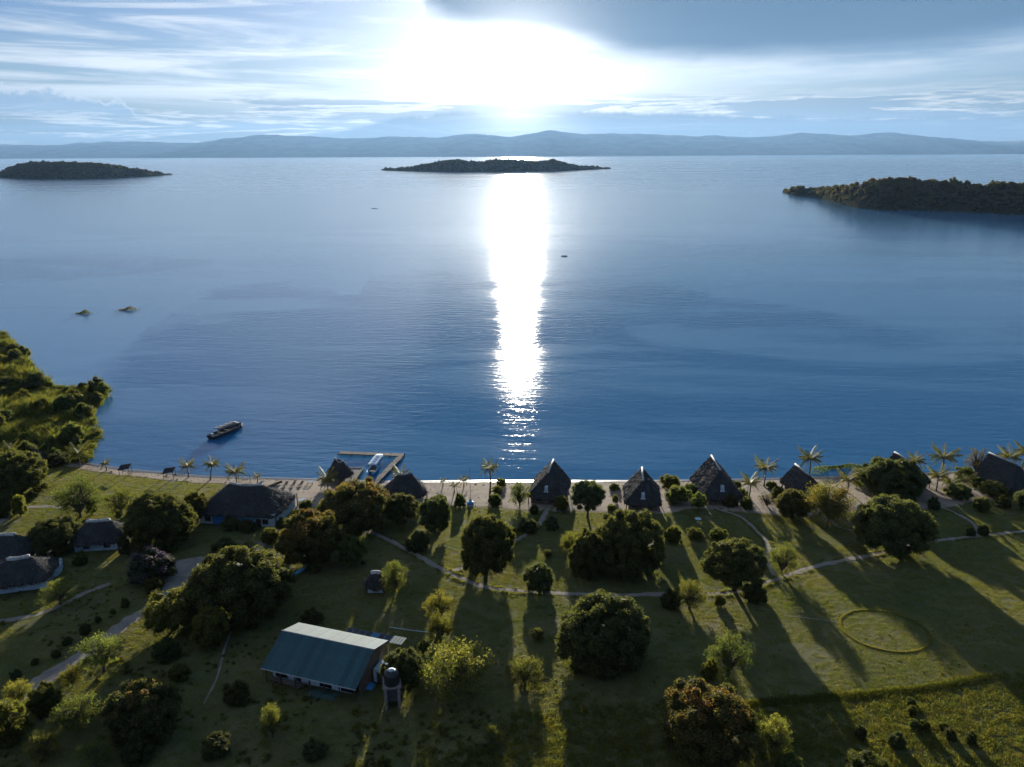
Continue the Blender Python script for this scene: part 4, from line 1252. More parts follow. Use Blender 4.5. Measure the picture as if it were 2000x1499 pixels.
M, RD, RO, S, PA, DK, AI, AD = 'mango', 'red', 'round', 'shrub', 'pale', 'dark', 'airy', 'airydark'
TREES = [
    # left side
    ('mango_tree', 'tree', M, (-45, 880, 86, 976), 'dense mango tree cut by the left edge beside the round hut'),
    ('garden_tree', 'tree', AD, (105, 934, 194, 1006), 'feathery green tree alone on the left shore lawn'),
    ('garden_tree', 'tree', AD, (203, 953, 264, 1000), 'small flat topped tree between two bigger trees on the left lawn'),
    ('mango_tree', 'tree', M, (250, 959, 378, 1066), 'large dark mango tree left of the big thatched lodge'),
    ('mango_tree', 'tree', RO, (356, 962, 408, 1014), 'smaller tree touching the left eave of the big lodge'),
    ('mango_tree', 'tree', M, (53, 1012, 152, 1080), 'broad dark tree between the two left thatched houses'),
    ('garden_shrub', 'shrub', PA, (22, 966, 50, 1012), 'upright pale shrub beside the sandy path at far left'),
    ('garden_shrub', 'shrub', DK, (-12, 970, 18, 1012), 'dark bush at the left edge under the first mango tree'),
    ('garden_shrub', 'shrub', PA, (142, 1077, 171, 1104), 'round pale shrub below the white walled thatched house'),
    ('hedge', 'hedge', DK, (85, 884, 134, 908), 'dark clipped hedge beside the round hut'),
    ('garden_shrub', 'shrub', PA, (169, 976, 189, 1008), 'bright shrub at the foot of the feathery tree'),
    ('garden_shrub', 'shrub', PA, (225, 998, 239, 1014), 'small bright plant under the flat topped tree'),
    ('garden_shrub', 'shrub', PA, (250, 988, 266, 1003), 'small spiky plant right of the flat topped tree'),
    ('garden_shrub', 'shrub', DK, (410, 1050, 463, 1083), 'dark low bush above the huge mango beside the yard'),
    ('mango_tree', 'tree', M, (366, 1062, 560, 1208), 'huge dome shaped mango tree right of the yard'),
    ('garden_tree', 'tree', AI, (80, 1136, 147, 1175), 'thin pale tree in front of the white garden wall'),
    ('garden_shrub', 'shrub', DK, (282, 1126, 318, 1157), 'dark round bush at the lower side of the yard'),
    ('garden_tree', 'tree', PA, (280, 1156, 384, 1240), 'bright topped bushy tree where the driveway leaves the yard'),
    ('bougainvillea', 'shrub', 'bougain', (244, 1076, 346, 1130), 'purple flowering bougainvillea over the yard shelter'),
    ('garden_shrub', 'shrub', PA, (320, 1048, 354, 1078), 'yellow green shrub above the purple bougainvillea'),
    ('garden_shrub', 'shrub', DK, (230, 1045, 254, 1085), 'narrow dark bush at the end of the white wall'),
    ('garden_tree', 'tree', AI, (150, 1234, 243, 1308), 'spreading pale tree over the lower driveway'),
    ('mango_tree', 'tree', RD, (208, 1324, 348, 1440), 'brown tipped tree standing in the dark lower left field'),
    ('garden_tree', 'tree', PA, (-34, 1366, 49, 1452), 'silvery tree cut by the left edge near the bottom'),
    ('garden_tree', 'tree', AI, (108, 1354, 192, 1420), 'pale open tree right of the silvery edge tree'),
    ('garden_shrub', 'shrub', S, (54, 1334, 118, 1392), 'thick bush on the right verge of the driveway'),
    ('garden_tree', 'tree', AI, (8, 1326, 60, 1374), 'two stemmed pale tree on the left verge of the driveway'),
    ('garden_shrub', 'shrub', S, (373, 1190, 444, 1264), 'low sunlit scrub below the huge dome mango'),
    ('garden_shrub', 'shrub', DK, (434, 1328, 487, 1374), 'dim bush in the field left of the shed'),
    ('garden_tree', 'tree', AI, (508, 1378, 552, 1436), 'small bright tree in front of the shed'),
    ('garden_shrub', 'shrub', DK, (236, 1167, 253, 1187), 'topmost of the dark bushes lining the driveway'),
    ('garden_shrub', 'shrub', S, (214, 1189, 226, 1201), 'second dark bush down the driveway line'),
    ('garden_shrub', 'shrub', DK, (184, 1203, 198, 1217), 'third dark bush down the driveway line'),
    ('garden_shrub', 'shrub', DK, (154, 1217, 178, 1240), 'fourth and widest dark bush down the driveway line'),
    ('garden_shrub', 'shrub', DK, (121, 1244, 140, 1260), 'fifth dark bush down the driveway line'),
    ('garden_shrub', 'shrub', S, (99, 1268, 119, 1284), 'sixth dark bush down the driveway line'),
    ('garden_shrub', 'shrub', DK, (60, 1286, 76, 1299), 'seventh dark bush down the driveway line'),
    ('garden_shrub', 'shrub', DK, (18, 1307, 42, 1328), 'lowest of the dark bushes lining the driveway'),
    ('garden_shrub', 'shrub', S, (296, 1246, 352, 1290), 'low loose bush below the bright topped tree by the driveway'),
    ('garden_shrub', 'shrub', AD, (52, 1428, 112, 1482), 'scrubby bush below the silvery edge tree'),
    ('garden_shrub', 'shrub', DK, (236, 1442, 300, 1490), 'dark bush under the brown tipped tree at the bottom left'),
    ('garden_shrub', 'shrub', DK, (392, 1432, 452, 1478), 'dark bush low in the field left of the small bright tree'),
    ('garden_shrub', 'shrub', AD, (150, 1446, 214, 1500), 'open bush at the bottom edge right of the scrubby bush'),
    ('garden_shrub', 'shrub', S, (330, 1296, 372, 1330), 'bush in the open field above the brown tipped tree'),
    ('garden_shrub', 'shrub', DK, (590, 1442, 640, 1482), 'dark bush at the bottom below the shed'),
    ('garden_shrub', 'shrub', AD, (118, 1300, 160, 1340), 'loose bush on the driveway verge below the spreading pale tree'),
    # lodge and centre left
    ('mango_tree', 'tree', RD, (621, 937, 754, 1037), 'russet tipped mango tree behind the boat jetty'),
    ('mango_tree', 'tree', RD, (543, 999, 667, 1104), 'russet crowned mango tree right of the lodge path'),
    ('garden_shrub', 'shrub', RO, (747, 963, 817, 1018), 'dense rounded tree against the jetty house roof'),
    ('garden_tree', 'tree', RO, (817, 971, 881, 1034), 'round clipped tree on a short trunk right of the jetty house'),
    ('garden_shrub', 'shrub', RO, (844, 966, 874, 992), 'small round bush behind the round clipped tree'),
    ('garden_shrub', 'shrub', DK, (791, 1036, 837, 1077), 'reddish dark bush at the bend of the long footpath'),
    ('garden_tree', 'tree', AI, (744, 1097, 796, 1152), 'bright small tree leaning on the little white hut'),
    ('garden_tree', 'tree', PA, (658, 1050, 714, 1108), 'sunlit bushy tree right of the russet crowned mango'),
    ('garden_shrub', 'shrub', S, (584, 977, 610, 996), 'small hedge plant upper in the lodge path bed'),
    ('garden_shrub', 'shrub', S, (568, 996, 586, 1009), 'small hedge plant middle in the lodge path bed'),
    ('garden_shrub', 'shrub', S, (538, 1010, 568, 1032), 'leafy plant right of the lodge corner'),
    ('garden_shrub', 'shrub', S, (511, 1031, 547, 1062), 'round bush in front of the lodge corner'),
    ('garden_shrub', 'shrub', S, (430, 1012, 470, 1034), 'garden bed shrub before the blue lodge wall'),
    ('garden_shrub', 'shrub', DK, (465, 1014, 500, 1040), 'dark garden bed shrub before the pale lodge wall'),
    ('mango_tree', 'tree', RO, (744, 1267, 829, 1344), 'round tree behind the water tower'),
    ('garden_tree', 'tree', AI, (829, 1150, 888, 1208), 'upper of the two leafy trees standing in one sun strip'),
    ('garden_tree', 'tree', AI, (834, 1196, 884, 1250), 'lower of the two leafy trees standing in one sun strip'),
    ('garden_tree', 'tree', AI, (824, 1256, 957, 1340), 'wide spreading pale tree right of the water tower'),
    ('garden_tree', 'tree', AI, (988, 1283, 1062, 1340), 'open crowned pale tree beside the right sun strip', 0.3),
    ('garden_shrub', 'shrub', PA, (1037, 1226, 1061, 1252), 'lone small bush in the shaded meadow left of the dark mango'),
    ('garden_shrub', 'shrub', AI, (945, 1418, 976, 1454), 'thin upright sapling low in the middle field'),
    ('garden_shrub', 'shrub', AI, (852, 1410, 869, 1434), 'tiny sapling left in the middle field'),
    ('garden_shrub', 'shrub', PA, (734, 1476, 766, 1510), 'small bush cut by the bottom edge left of centre'),
    ('garden_shrub', 'shrub', PA, (815, 1252, 840, 1275), 'bright low bush right of the shed door'),
    ('garden_shrub', 'shrub', DK, (588, 1192, 632, 1215), 'dark scrub behind the shed roof'),
    # centre
    ('mango_tree', 'tree', M, (896, 1009, 1001, 1122), 'tall mango tree left of the first chalet path'),
    ('garden_shrub', 'shrub', S, (992, 1031, 1012, 1053), 'small bush touching the tall mango on its right'),
    ('garden_shrub', 'shrub', S, (887, 964, 910, 991), 'clipped ball shrub left of the flagpole'),
    ('garden_shrub', 'shrub', S, (952, 964, 979, 989), 'round bush at the foot of the tallest beach palm'),
    ('garden_shrub', 'shrub', PA, (961, 949, 983, 966), 'middle bush of the three by the tallest beach palm'),
    ('garden_shrub', 'shrub', PA, (969, 933, 989, 951), 'bush nearest the water by the tallest beach palm'),
    ('garden_shrub', 'shrub', AD, (994, 940, 1036, 986), 'loose olive bush left of the first chalet'),
    ('garden_shrub', 'shrub', DK, (1011, 1010, 1054, 1040), 'dark clipped bush left of the first chalet path'),
    ('garden_shrub', 'shrub', DK, (1064, 1009, 1093, 1036), 'dark bush right of the first chalet path'),
    ('garden_shrub', 'shrub', S, (1081, 969, 1110, 1000), 'bush at the right corner of the first chalet'),
    ('garden_shrub', 'shrub', S, (1034, 985, 1052, 1004), 'bush at the left corner of the first chalet'),
    ('garden_tree', 'tree', RO, (1116, 938, 1181, 993), 'round tree on a bare trunk between first and second chalet', 2.6),
    ('mango_tree', 'tree', M, (1156, 996, 1300, 1118), 'largest mango tree before the second chalet'),
    ('mango_tree', 'tree', M, (1109, 1036, 1182, 1128), 'lower mango tree joined to the left of the largest one'),
    ('mango_tree', 'tree', RO, (1023, 1101, 1083, 1153), 'round bush tree on the footpath edge at centre', 0.15),
    ('garden_tree', 'tree', AI, (1094, 1038, 1130, 1078), 'pale sapling peeping left of the joined mangoes'),
    ('garden_shrub', 'shrub', PA, (1062, 1074, 1079, 1089), 'lone tiny bush on the lawn above the round bush tree'),
    ('garden_shrub', 'shrub', S, (1189, 944, 1211, 959), 'bush on the sand left of the second chalet ridge'),
    ('garden_shrub', 'shrub', PA, (1195, 966, 1208, 984), 'tiny topiary ball left of the second chalet'),
    ('garden_shrub', 'shrub', PA, (1185, 984, 1206, 999), 'pale low bush at the lower left of the second chalet'),
    ('garden_shrub', 'shrub', DK, (1226, 960, 1246, 992), 'climbing bush on the second chalet wall'),
    ('mango_tree', 'tree', M, (1088, 1156, 1263, 1304), 'big black green mango below the centre footpath'),
    # right
    ('garden_shrub', 'shrub', PA, (1291, 927, 1330, 960), 'round sunlit bush by the water between second and third chalet'),
    ('garden_shrub', 'shrub', PA, (1300, 949, 1349, 987), 'wide sunlit bush right of the second chalet'),
    ('garden_shrub', 'shrub', S, (1331, 944, 1363, 971), 'looser bush left of the third chalet'),
    ('garden_tree', 'tree', PA, (1349, 963, 1382, 991), 'ball shrub on a thin stem before the third chalet', 1.2),
    ('garden_shrub', 'shrub', PA, (1429, 939, 1449, 956), 'upper sunlit bush right of the third chalet'),
    ('garden_shrub', 'shrub', PA, (1436, 954, 1461, 976), 'middle sunlit bush right of the third chalet'),
    ('garden_shrub', 'shrub', S, (1445, 971, 1471, 997), 'lower round bush right of the third chalet'),
    ('garden_shrub', 'shrub', DK, (1412, 965, 1440, 990), 'dark bush at the third chalet corner'),
    ('garden_shrub', 'shrub', S, (1496, 940, 1518, 956), 'bush at the foot of the twin shore palms'),
    ('garden_shrub', 'shrub', S, (1507, 949, 1536, 977), 'green bush left of the fourth chalet'),
    ('garden_shrub', 'shrub', 'bare', (1481, 963, 1517, 990), 'brownish dry bush on the sand left of the fourth chalet', 0.2),
    ('mango_tree', 'tree', RO, (1517, 956, 1584, 1010), 'dark rounded tree before the fourth chalet'),
    ('acacia_tree', 'tree', 'acacia', (1574, 944, 1668, 1016), 'flat layered acacia right of the fourth chalet'),
    ('garden_shrub', 'shrub', PA, (1659, 924, 1692, 947), 'bush on the shore left of the hidden fifth chalet'),
    ('mango_tree', 'tree', M, (1685, 894, 1802, 972), 'big mango tree hiding the fifth chalet'),
    ('mango_tree', 'tree', M, (1670, 970, 1814, 1080), 'biggest mango on the right standing over the footpath'),
    ('garden_shrub', 'shrub', PA, (1705, 960, 1747, 984), 'bush between the two big right mangoes'),
    ('garden_shrub', 'shrub', 'bare', (1746, 962, 1778, 982), 'dry bush behind the biggest right mango', 0.2),
    ('bare_tree', 'tree', 'bare', (1884, 876, 1936, 922), 'thin greyish tree on the shore left of the last chalet'),
    ('garden_shrub', 'shrub', S, (1846, 944, 1897, 976), 'rounded bush below the yellow dwarf palms'),
    ('garden_shrub', 'shrub', PA, (1869, 914, 1911, 937), 'sunlit bush behind the yellow dwarf palms'),
    ('garden_shrub', 'shrub', PA, (1899, 929, 1929, 952), 'bush left of the last chalet eave'),
    ('garden_shrub', 'shrub', S, (1914, 941, 1967, 973), 'wide bush before the last chalet'),
    ('garden_shrub', 'shrub', S, (1904, 971, 1936, 1000), 'round bush on the sand edge at the right'),
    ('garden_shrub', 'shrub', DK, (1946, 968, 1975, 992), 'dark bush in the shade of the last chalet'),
    ('garden_shrub', 'shrub', DK, (1814, 970, 1837, 996), 'dark bush at the top of the right side path'),
    ('mango_tree', 'tree', RO, (1985, 956, 2032, 996), 'tree cut by the right edge below the last chalet'),
    ('garden_shrub', 'shrub', DK, (1909, 1024, 1932, 1046), 'dark bush where the right side path meets the long footpath'),
    ('garden_shrub', 'shrub', DK, (1888, 1030, 1906, 1048), 'smaller dark bush left of the right side path end'),
    ('mango_tree', 'tree', M, (1380, 1051, 1498, 1142), 'dome mango on a visible trunk above the footpath junction', 2.2),
    ('garden_tree', 'tree', AD, (1499, 1061, 1559, 1118), 'brownish small tree right of the footpath junction'),
    ('garden_shrub', 'shrub', PA, (1387, 1031, 1421, 1059), 'round bush just above the junction dome mango'),
    ('garden_shrub', 'shrub', PA, (1341, 1031, 1376, 1053), 'yellowish bush right of the largest mango'),
    ('garden_shrub', 'shrub', S, (1297, 1027, 1332, 1060), 'bush against the right side of the largest mango'),
    ('garden_tree', 'tree', AD, (1314, 1133, 1382, 1188), 'leafy tree astride the footpath right of the black green mango'),
    ('garden_shrub', 'shrub', DK, (1290, 1150, 1330, 1190), 'dark bush at the footpath behind the leafy tree'),
    ('garden_shrub', 'shrub', S, (1395, 1162, 1418, 1184), 'bush on the lower edge of the footpath below the dome mango'),
    ('garden_shrub', 'shrub', DK, (1452, 1138, 1498, 1176), 'dark scrub at the root of the junction mango'),
    ('garden_tree', 'tree', AD, (1384, 1238, 1467, 1318), 'open green tree in the shade stripe of the right meadow'),
    ('garden_shrub', 'shrub', PA, (1371, 1288, 1403, 1328), 'bright sapling left of the open green tree'),
    ('mango_tree', 'tree', RD, (1296, 1334, 1477, 1478), 'russet flushed mango tree at the bottom right'),
    ('garden_shrub', 'shrub', AI, (1480, 1400, 1546, 1470), 'scrubby thicket right of the russet flushed mango'),
    ('garden_shrub', 'shrub', S, (1513, 1473, 1570, 1525), 'bush cut by the bottom edge right of the russet mango'),
    ('garden_shrub', 'shrub', S, (1653, 1466, 1742, 1535), 'rounded bush cut by the bottom edge in the rough field'),
    ('field_shrub', 'shrub', DK, (1670, 1415, 1694, 1444), 'leftmost small dark shrub in the rough field'),
    ('field_shrub', 'shrub', DK, (1734, 1429, 1770, 1460), 'largest dark shrub in the rough field'),
    ('field_shrub', 'shrub', S, (1771, 1362, 1789, 1378), 'topmost small shrub in the rough field'),
    ('field_shrub', 'shrub', S, (1772, 1379, 1792, 1400), 'shrub just below the topmost one in the rough field'),
    ('field_shrub', 'shrub', S, (1776, 1405, 1794, 1423), 'left one of a pair of shrubs mid rough field'),
    ('field_shrub', 'shrub', S, (1796, 1406, 1817, 1427), 'right one of a pair of shrubs mid rough field'),
    ('field_shrub', 'shrub', S, (1833, 1410, 1852, 1426), 'small shrub right of the pair in the rough field'),
    ('field_shrub', 'shrub', DK, (1844, 1423, 1869, 1445), 'dark shrub below right of the pair in the rough field'),
    ('field_shrub', 'shrub', DK, (1886, 1429, 1909, 1453), 'rightmost dark shrub in the rough field'),
]
for t in TREES:
    tree(*t)


def creeper():
    """low mat of creeper spilling over the waterline, right"""
    rng = np.random.default_rng(77)
    C = []; N = []
    for u in np.linspace(0, 1, 26):
        p = at_z(1592 + 100 * u, 922 - 9 * math.sin(u * 3.1) - 2 * u, 0.3)
        r = 0.9 + 0.5 * math.sin(u * 9 + 1)
        k = unit(rng.normal(0, 1, (110, 3)) + np.array([0, 0, 0.6]))
        C.append(np.array(p) + k * r * np.array([1, 0.7, 0.7])); N.append(k)
    me = leafy_mesh('creeper', MAT['shrub'], rng, np.vstack(C), np.vstack(N), 0.34, 0.16)
    o = put('creeper', me)
    tag(o, 'low green creeper reaching over the water at the right', 'creeper')


creeper()


# ------------------------------------------------------------------ palms
def frond_mesh(seed, droop, up=0.42):
    rng = random.Random(seed)
    V = []; F = []; rn = []; tn = []
    n = 20
    pts = []
    for i in range(n + 1):
        t = i / n
        pts.append(Vector((t * (0.92 - 0.16 * droop * t), 0.03 * math.sin(t * 3 + seed), up * t - droop * t * t)))
    def quad(a, b, c, d, r, tt):
        k = len(V); V.extend([tuple(a), tuple(b), tuple(c), tuple(d)]); F.append((k, k + 1, k + 2, k + 3)); rn.extend([r] * 4); tn.extend([tt] * 4)
    age = rng.uniform(0.0, 0.5)
    for i in range(n):
        t = i / n; w = 0.013 * (1 - t) + 0.003
        p, q = pts[i], pts[i + 1]
        quad(p + Vector((0, -w, 0)), p + Vector((0, w, 0)), q + Vector((0, w, 0)), q + Vector((0, -w, 0)), 0.9, 0.7)
        if i < 2: continue
        ln = 0.21 * (math.sin(math.pi * min(1, 0.14 + 0.86 * t)) ** 0.7) + 0.03
        for s in (-1, 1):
            for h in (0.0, 0.5):
                b = p.lerp(q, h)
                tip = b + Vector((0.42 * ln, s * ln * 0.86, -ln * rng.uniform(0.15, 0.55)))
                wv = Vector((0.022, 0, 0.004))
                quad(b - wv * 0.6, b + wv * 0.6, tip + wv * 0.25, tip - wv * 0.25, rng.uniform(0, 1), min(1, max(0, age + rng.uniform(-0.2, 0.25))))
    me = mesh_np('frond', V, F, [MAT['palm']])
    a = me.attributes.new('rnd', 'FLOAT', 'POINT'); a.data.foreach_set('value', np.array(rn, np.float32))
    a = me.attributes.new('tint', 'FLOAT', 'POINT'); a.data.foreach_set('value', np.array(tn, np.float32))
    return me


FRONDS = [frond_mesh(i, d, u) for i, (d, u) in enumerate([(0.22, 0.95), (0.34, 0.70), (0.44, 0.48), (0.55, 0.28), (0.66, 0.06)])]
NUT = MB().lathe([(0.02, -0.13), (0.10, -0.06), (0.12, 0.02), (0.08, 0.11), (0.02, 0.14)], 8).mesh('coconut', pmat('coconut_husk', (0.22, 0.17, 0.06), 0.6, 0.3, 4), True)


def palm(base, top, dia, label, n=21, lean=0.06, group='palms along the beach', name='coconut_palm'):
    b = gp(*base)
    dz = proj(b)[2]; s = FPX / dz
    v = b - CPOS; dep = math.atan2(-v.z, math.hypot(v.x, v.y))
    H = max(0.5, (base[1] - top[1]) / s / math.cos(dep))
    dx = (top[0] - base[0]) / s
    Lf = dia / 2 / s * 1.12
    rng = random.Random(label)
    e = empty(name, b)
    tag(e, label, 'palm tree', group)
    k = H / 6.0
    r = 0.10 + 0.016 * H
    mb = MB()
    pts = []; rad = []
    for i in range(13):
        t = i / 12
        pts.append((dx * t * t + lean * H * math.sin(t * math.pi) * 0.4, 0.05 * math.sin(3 * t), -0.25 * (i == 0) + H * t))
        rad.append(r * (1.5 - 0.5 * min(1, t * 6)) * (1 - 0.35 * t) * (1.0 + 0.06 * (i % 2)))
    mb.tube(pts, rad, 8)
    mb.build('trunk', MAT['palmbark'], e, True)
    tp = Vector(pts[-1])
    for i in range(n):
        f = i / (n - 1)
        mesh = FRONDS[min(4, int(f * 4.99))]
        put('frond', mesh, e, tp, (rng.uniform(-0.2, 0.2), 0, i * 2.39996 + rng.uniform(-0.25, 0.25)), tuple([Lf * rng.uniform(0.85, 1.12)] * 3))
    if H > 3.5:
        for i in range(4):
            a = i * 1.7 + rng.random()
            put('coconut', NUT, e, tp + Vector((0.2 * math.cos(a), 0.2 * math.sin(a), -0.18)))
    return e


PALMS = [
    ((157, 913), (156, 886), 46, 'leftmost beach palm, broad and full at the marsh edge'),
    ((208, 920), (207, 906), 22, 'small young palm left of the first beach sunshade'),
    ((368, 933), (368, 910), 34, 'palm standing just right of the second beach sunshade'),
    ((411, 938), (418, 908), 34, 'leaning palm second from the second sunshade'),
    ((462, 946), (462, 922), 44, 'bushy palm just above the left end of the lodge ridge'),
    ((503, 944), (503, 931), 18, 'tiny palm above the right end of the lodge ridge'),
    ((640, 958), (641, 936), 44, 'pale palm rising behind the russet mango by the jetty hut'),
    ((781, 942), (782, 930), 44, 'low bushy palm behind the jetty house ridge'),
    ((865, 950), (865, 940), 16, 'tiny palm on the open sand right of the jetty house'),
    ((887, 962), (887, 948), 24, 'short palm left of the flagpole'),
    ((906, 950), (906, 938), 24, 'small palm on the sand behind the flagpole'),
    ((957, 962), (957, 916), 40, 'tallest slender beach palm left of the first chalet'),
    ((1463, 974), (1464, 944), 44, 'palm nearest the third chalet on its right'),
    ((1492, 950), (1493, 915), 48, 'tall shore palm between third and fourth chalet'),
    ((1580, 932), (1579, 896), 50, 'tall shore palm just behind the fourth chalet'),
    ((1655, 962), (1655, 938), 50, 'bright young palm on the sand right of the fourth chalet'),
    ((1785, 925), (1785, 900), 42, 'palm behind the hidden fifth chalet roof'),
    ((1838, 928), (1838, 893), 58, 'full crowned palm right of the fifth chalet'),
    ((1828, 960), (1828, 930), 44, 'palm on the sand in front of the full crowned palm'),
    ((1856, 957), (1857, 943), 48, 'yellowish dwarf palm, left of two'),
    ((1881, 952), (1881, 938), 40, 'yellowish dwarf palm, right of two'),
    ((1967, 918), (1968, 892), 52, 'palm behind the ridge of the last chalet'),
    ((1996, 914), (1999, 882), 46, 'palm cut by the right edge of the picture'),
    ((55, 742), (58, 728), 40, 'pale palm standing among the marsh reeds', 18, 0.0, 'palms along the beach'),
    ((25, 905), (25, 876), 34, 'spiky palm behind the left edge mango tree'),
    ((352, 1068), (350, 1056), 26, 'pale palm at the edge of the yard by the bougainvillea'),
    ((486, 1072), (486, 1060), 28, 'small palm above the huge dome mango'),
]
for p in PALMS:
    palm(*p)


# floating reed islets
def islet(px, py, wpx, label):
    c = at_z(px, py, 0.0); s = FPX / proj(c)[2]; w = wpx / s
    rng = np.random.default_rng(int(px))
    n = 420
    u = rng.normal(0, 1, (n, 2)) * np.array([w * 0.24, w * 0.10])
    h = 1.6 * np.exp(-((u[:, 0] - w * 0.12) / (w * 0.22)) ** 2) + 0.4
    C = np.column_stack([u[:, 0], u[:, 1], h * rng.uniform(0.1, 1, n)])
    N = unit(rng.normal(0, 1, (n, 3)) * np.array([1, 1, 0.2]))
    V, F = leaves(rng, C, N, 1.0, 0.16, 0.4, -1.5)
    me = mesh_np('reed_islet', V, F, [MAT['dark']])
    for nm in ('rnd', 'tint'):
        a = me.attributes.new(nm, 'FLOAT', 'POINT'); a.data.foreach_set('value', np.repeat(rng.uniform(0, 1, n), 4).astype(np.float32))
    tag(put('reed_islet', me, None, (c.x, c.y, 0)), label, 'reed islet', 'floating reed islets')


islet(163, 613, 30, 'dark floating reed islet on the left, nearer the marsh')
islet(250, 606, 38, 'dark floating reed islet on the right, with a taller end')

# ------------------------------------------------------------------ building materials
def thatch_mat(name, c1, c2):
    m = bpy.data.materials.new(name); m.use_nodes = True
    g = NT(m.node_tree)
    out = g.new('ShaderNodeOutputMaterial'); b = g.new('ShaderNodeBsdfPrincipled')
    g.l.new(b.outputs[0], out.inputs[0])
    tc = g.new('ShaderNodeTexCoord'); P = tc.outputs['Object']
    x, y, z = g.sep(P)
    n = g.noise(g.comb(g.mul(x, 5.0), g.mul(y, 5.0), g.mul(z, 1.1)), 1.0, 5, 0.7)
    big = g.noise(P, 0.5, 4, 0.6)
    c = g.mix(g.ss(n, 0.3, 0.7), c2, c1)
    c = g.mix(g.mul(g.ss(big, 0.45, 0.75), 0.5), c, tuple(v * 1.5 for v in c1))
    g.put(b.inputs['Base Color'], c)
    b.inputs['Roughness'].default_value = 0.95; b.inputs['Specular IOR Level'].default_value = 0.08
    bp = g.new('ShaderNodeBump'); bp.inputs['Strength'].default_value = 0.7; bp.inputs['Distance'].default_value = 0.08
    g.put(bp.inputs['Height'], n); g.l.new(bp.outputs[0], b.inputs['Normal'])
    return m


MAT['thatch'] = thatch_mat('thatch', (0.062, 0.061, 0.064), (0.038, 0.037, 0.040))
MAT['straw'] = thatch_mat('loose_straw', (0.105, 0.095, 0.085), (0.045, 0.043, 0.044))
MAT['cap'] = pmat('ridge_cap_cement', (0.50, 0.49, 0.47), 0.85, 0.35, 2.0, bump=0.5)
MAT['white'] = pmat('white_wall', (0.46, 0.58, 0.68), 0.85, 0.12, 1.2)  # blue of the sky-lit shade is mixed into the white
MAT['bluewall'] = pmat('blue_painted_wall', (0.05, 0.24, 0.62), 0.7, 0.12, 1.5)
MAT['brownwall'] = pmat('brown_wall', (0.16, 0.11, 0.08), 0.9, 0.25, 2.0)
MAT['wood'] = pmat('weathered_wood', (0.20, 0.165, 0.14), 0.85, 0.3, 5.0, bump=0.3)
MAT['darkwood'] = pmat('dark_wood', (0.07, 0.055, 0.045), 0.85, 0.3, 5.0)
MAT['glass'] = pmat('window_dark', (0.02, 0.025, 0.03), 0.15, 0.2, 1.0, spec=0.6)
MAT['stone'] = pmat('stone', (0.24, 0.21, 0.19), 0.9, 0.3, 2.5, bump=0.5)
MAT['metal'] = pmat('grey_metal', (0.35, 0.36, 0.37), 0.5, 0.15, 2.0, metal=0.6)
MAT['blue'] = pmat('blue_paint', (0.05, 0.30, 0.72), 0.5, 0.12, 3.0)
MAT['cyan'] = pmat('light_blue_paint', (0.16, 0.50, 0.78), 0.5, 0.12, 3.0)
MAT['blackplastic'] = pmat('black_plastic', (0.025, 0.025, 0.028), 0.5, 0.2, 2.0)


def thatch_roof(L, W, he, hr, ridge, p_eave=5.0, saddle=0.0, curve=1.0, courses=5, n=80, seed=0, thick=0.32):
    """hipped thatch: courses that step out over each other, a soft eave and real thickness; long axis X"""
    rng = np.random.default_rng(seed)
    rings = []
    svals = []
    for c in range(courses):
        a, b = c / courses, (c + 1) / courses
        svals += [(a, 0.07), (a + (b - a) * 0.5, 0.04), (b - 0.004, 0.0)]
    svals += [(1.0, 0.0)]
    th = np.linspace(0, 2 * math.pi, n, endpoint=False)
    def ring(s, lip, dz=0.0, inset=0.0):
        hx = (L / 2) * (1 - s) + (ridge / 2) * s - inset; hy = (W / 2) * (1 - s) + 0.10 * s - inset
        p = p_eave * (1 - s) + 2.4 * s
        cx, sx = np.cos(th), np.sin(th)
        x = (hx + lip) * np.sign(cx) * np.abs(cx) ** (2 / p); y = (hy + lip) * np.sign(sx) * np.abs(sx) ** (2 / p)
        z = he + (hr - he) * (s ** curve) + dz + saddle * (np.abs(x) / max(ridge / 2, 0.3)).clip(0, 1.4) ** 2 * s ** 3
        jit = 0.08 * rng.normal(0, 1, n) * (1 - s) + 0.10 * np.sin(th * 5 + seed + s * 4) * (1 - s)
        return np.stack([x, y, z + jit], 1)
    rings.append(ring(0.10, 0.0, -thick - 0.05, 0.25))
    rings.append(ring(0.0, 0.02, -thick))
    for s, lip in svals:
        rings.append(ring(s, lip + 0.02))
    V = np.vstack(rings); F = []
    for i in range(len(rings) - 1):
        for k in range(n):
            F.append((i * n + k, i * n + (k + 1) % n, (i + 1) * n + (k + 1) % n, (i + 1) * n + k))
    F.append(tuple((len(rings) - 1) * n + k for k in range(n)))
    return mesh_np('roof', V, F, [MAT['thatch']])


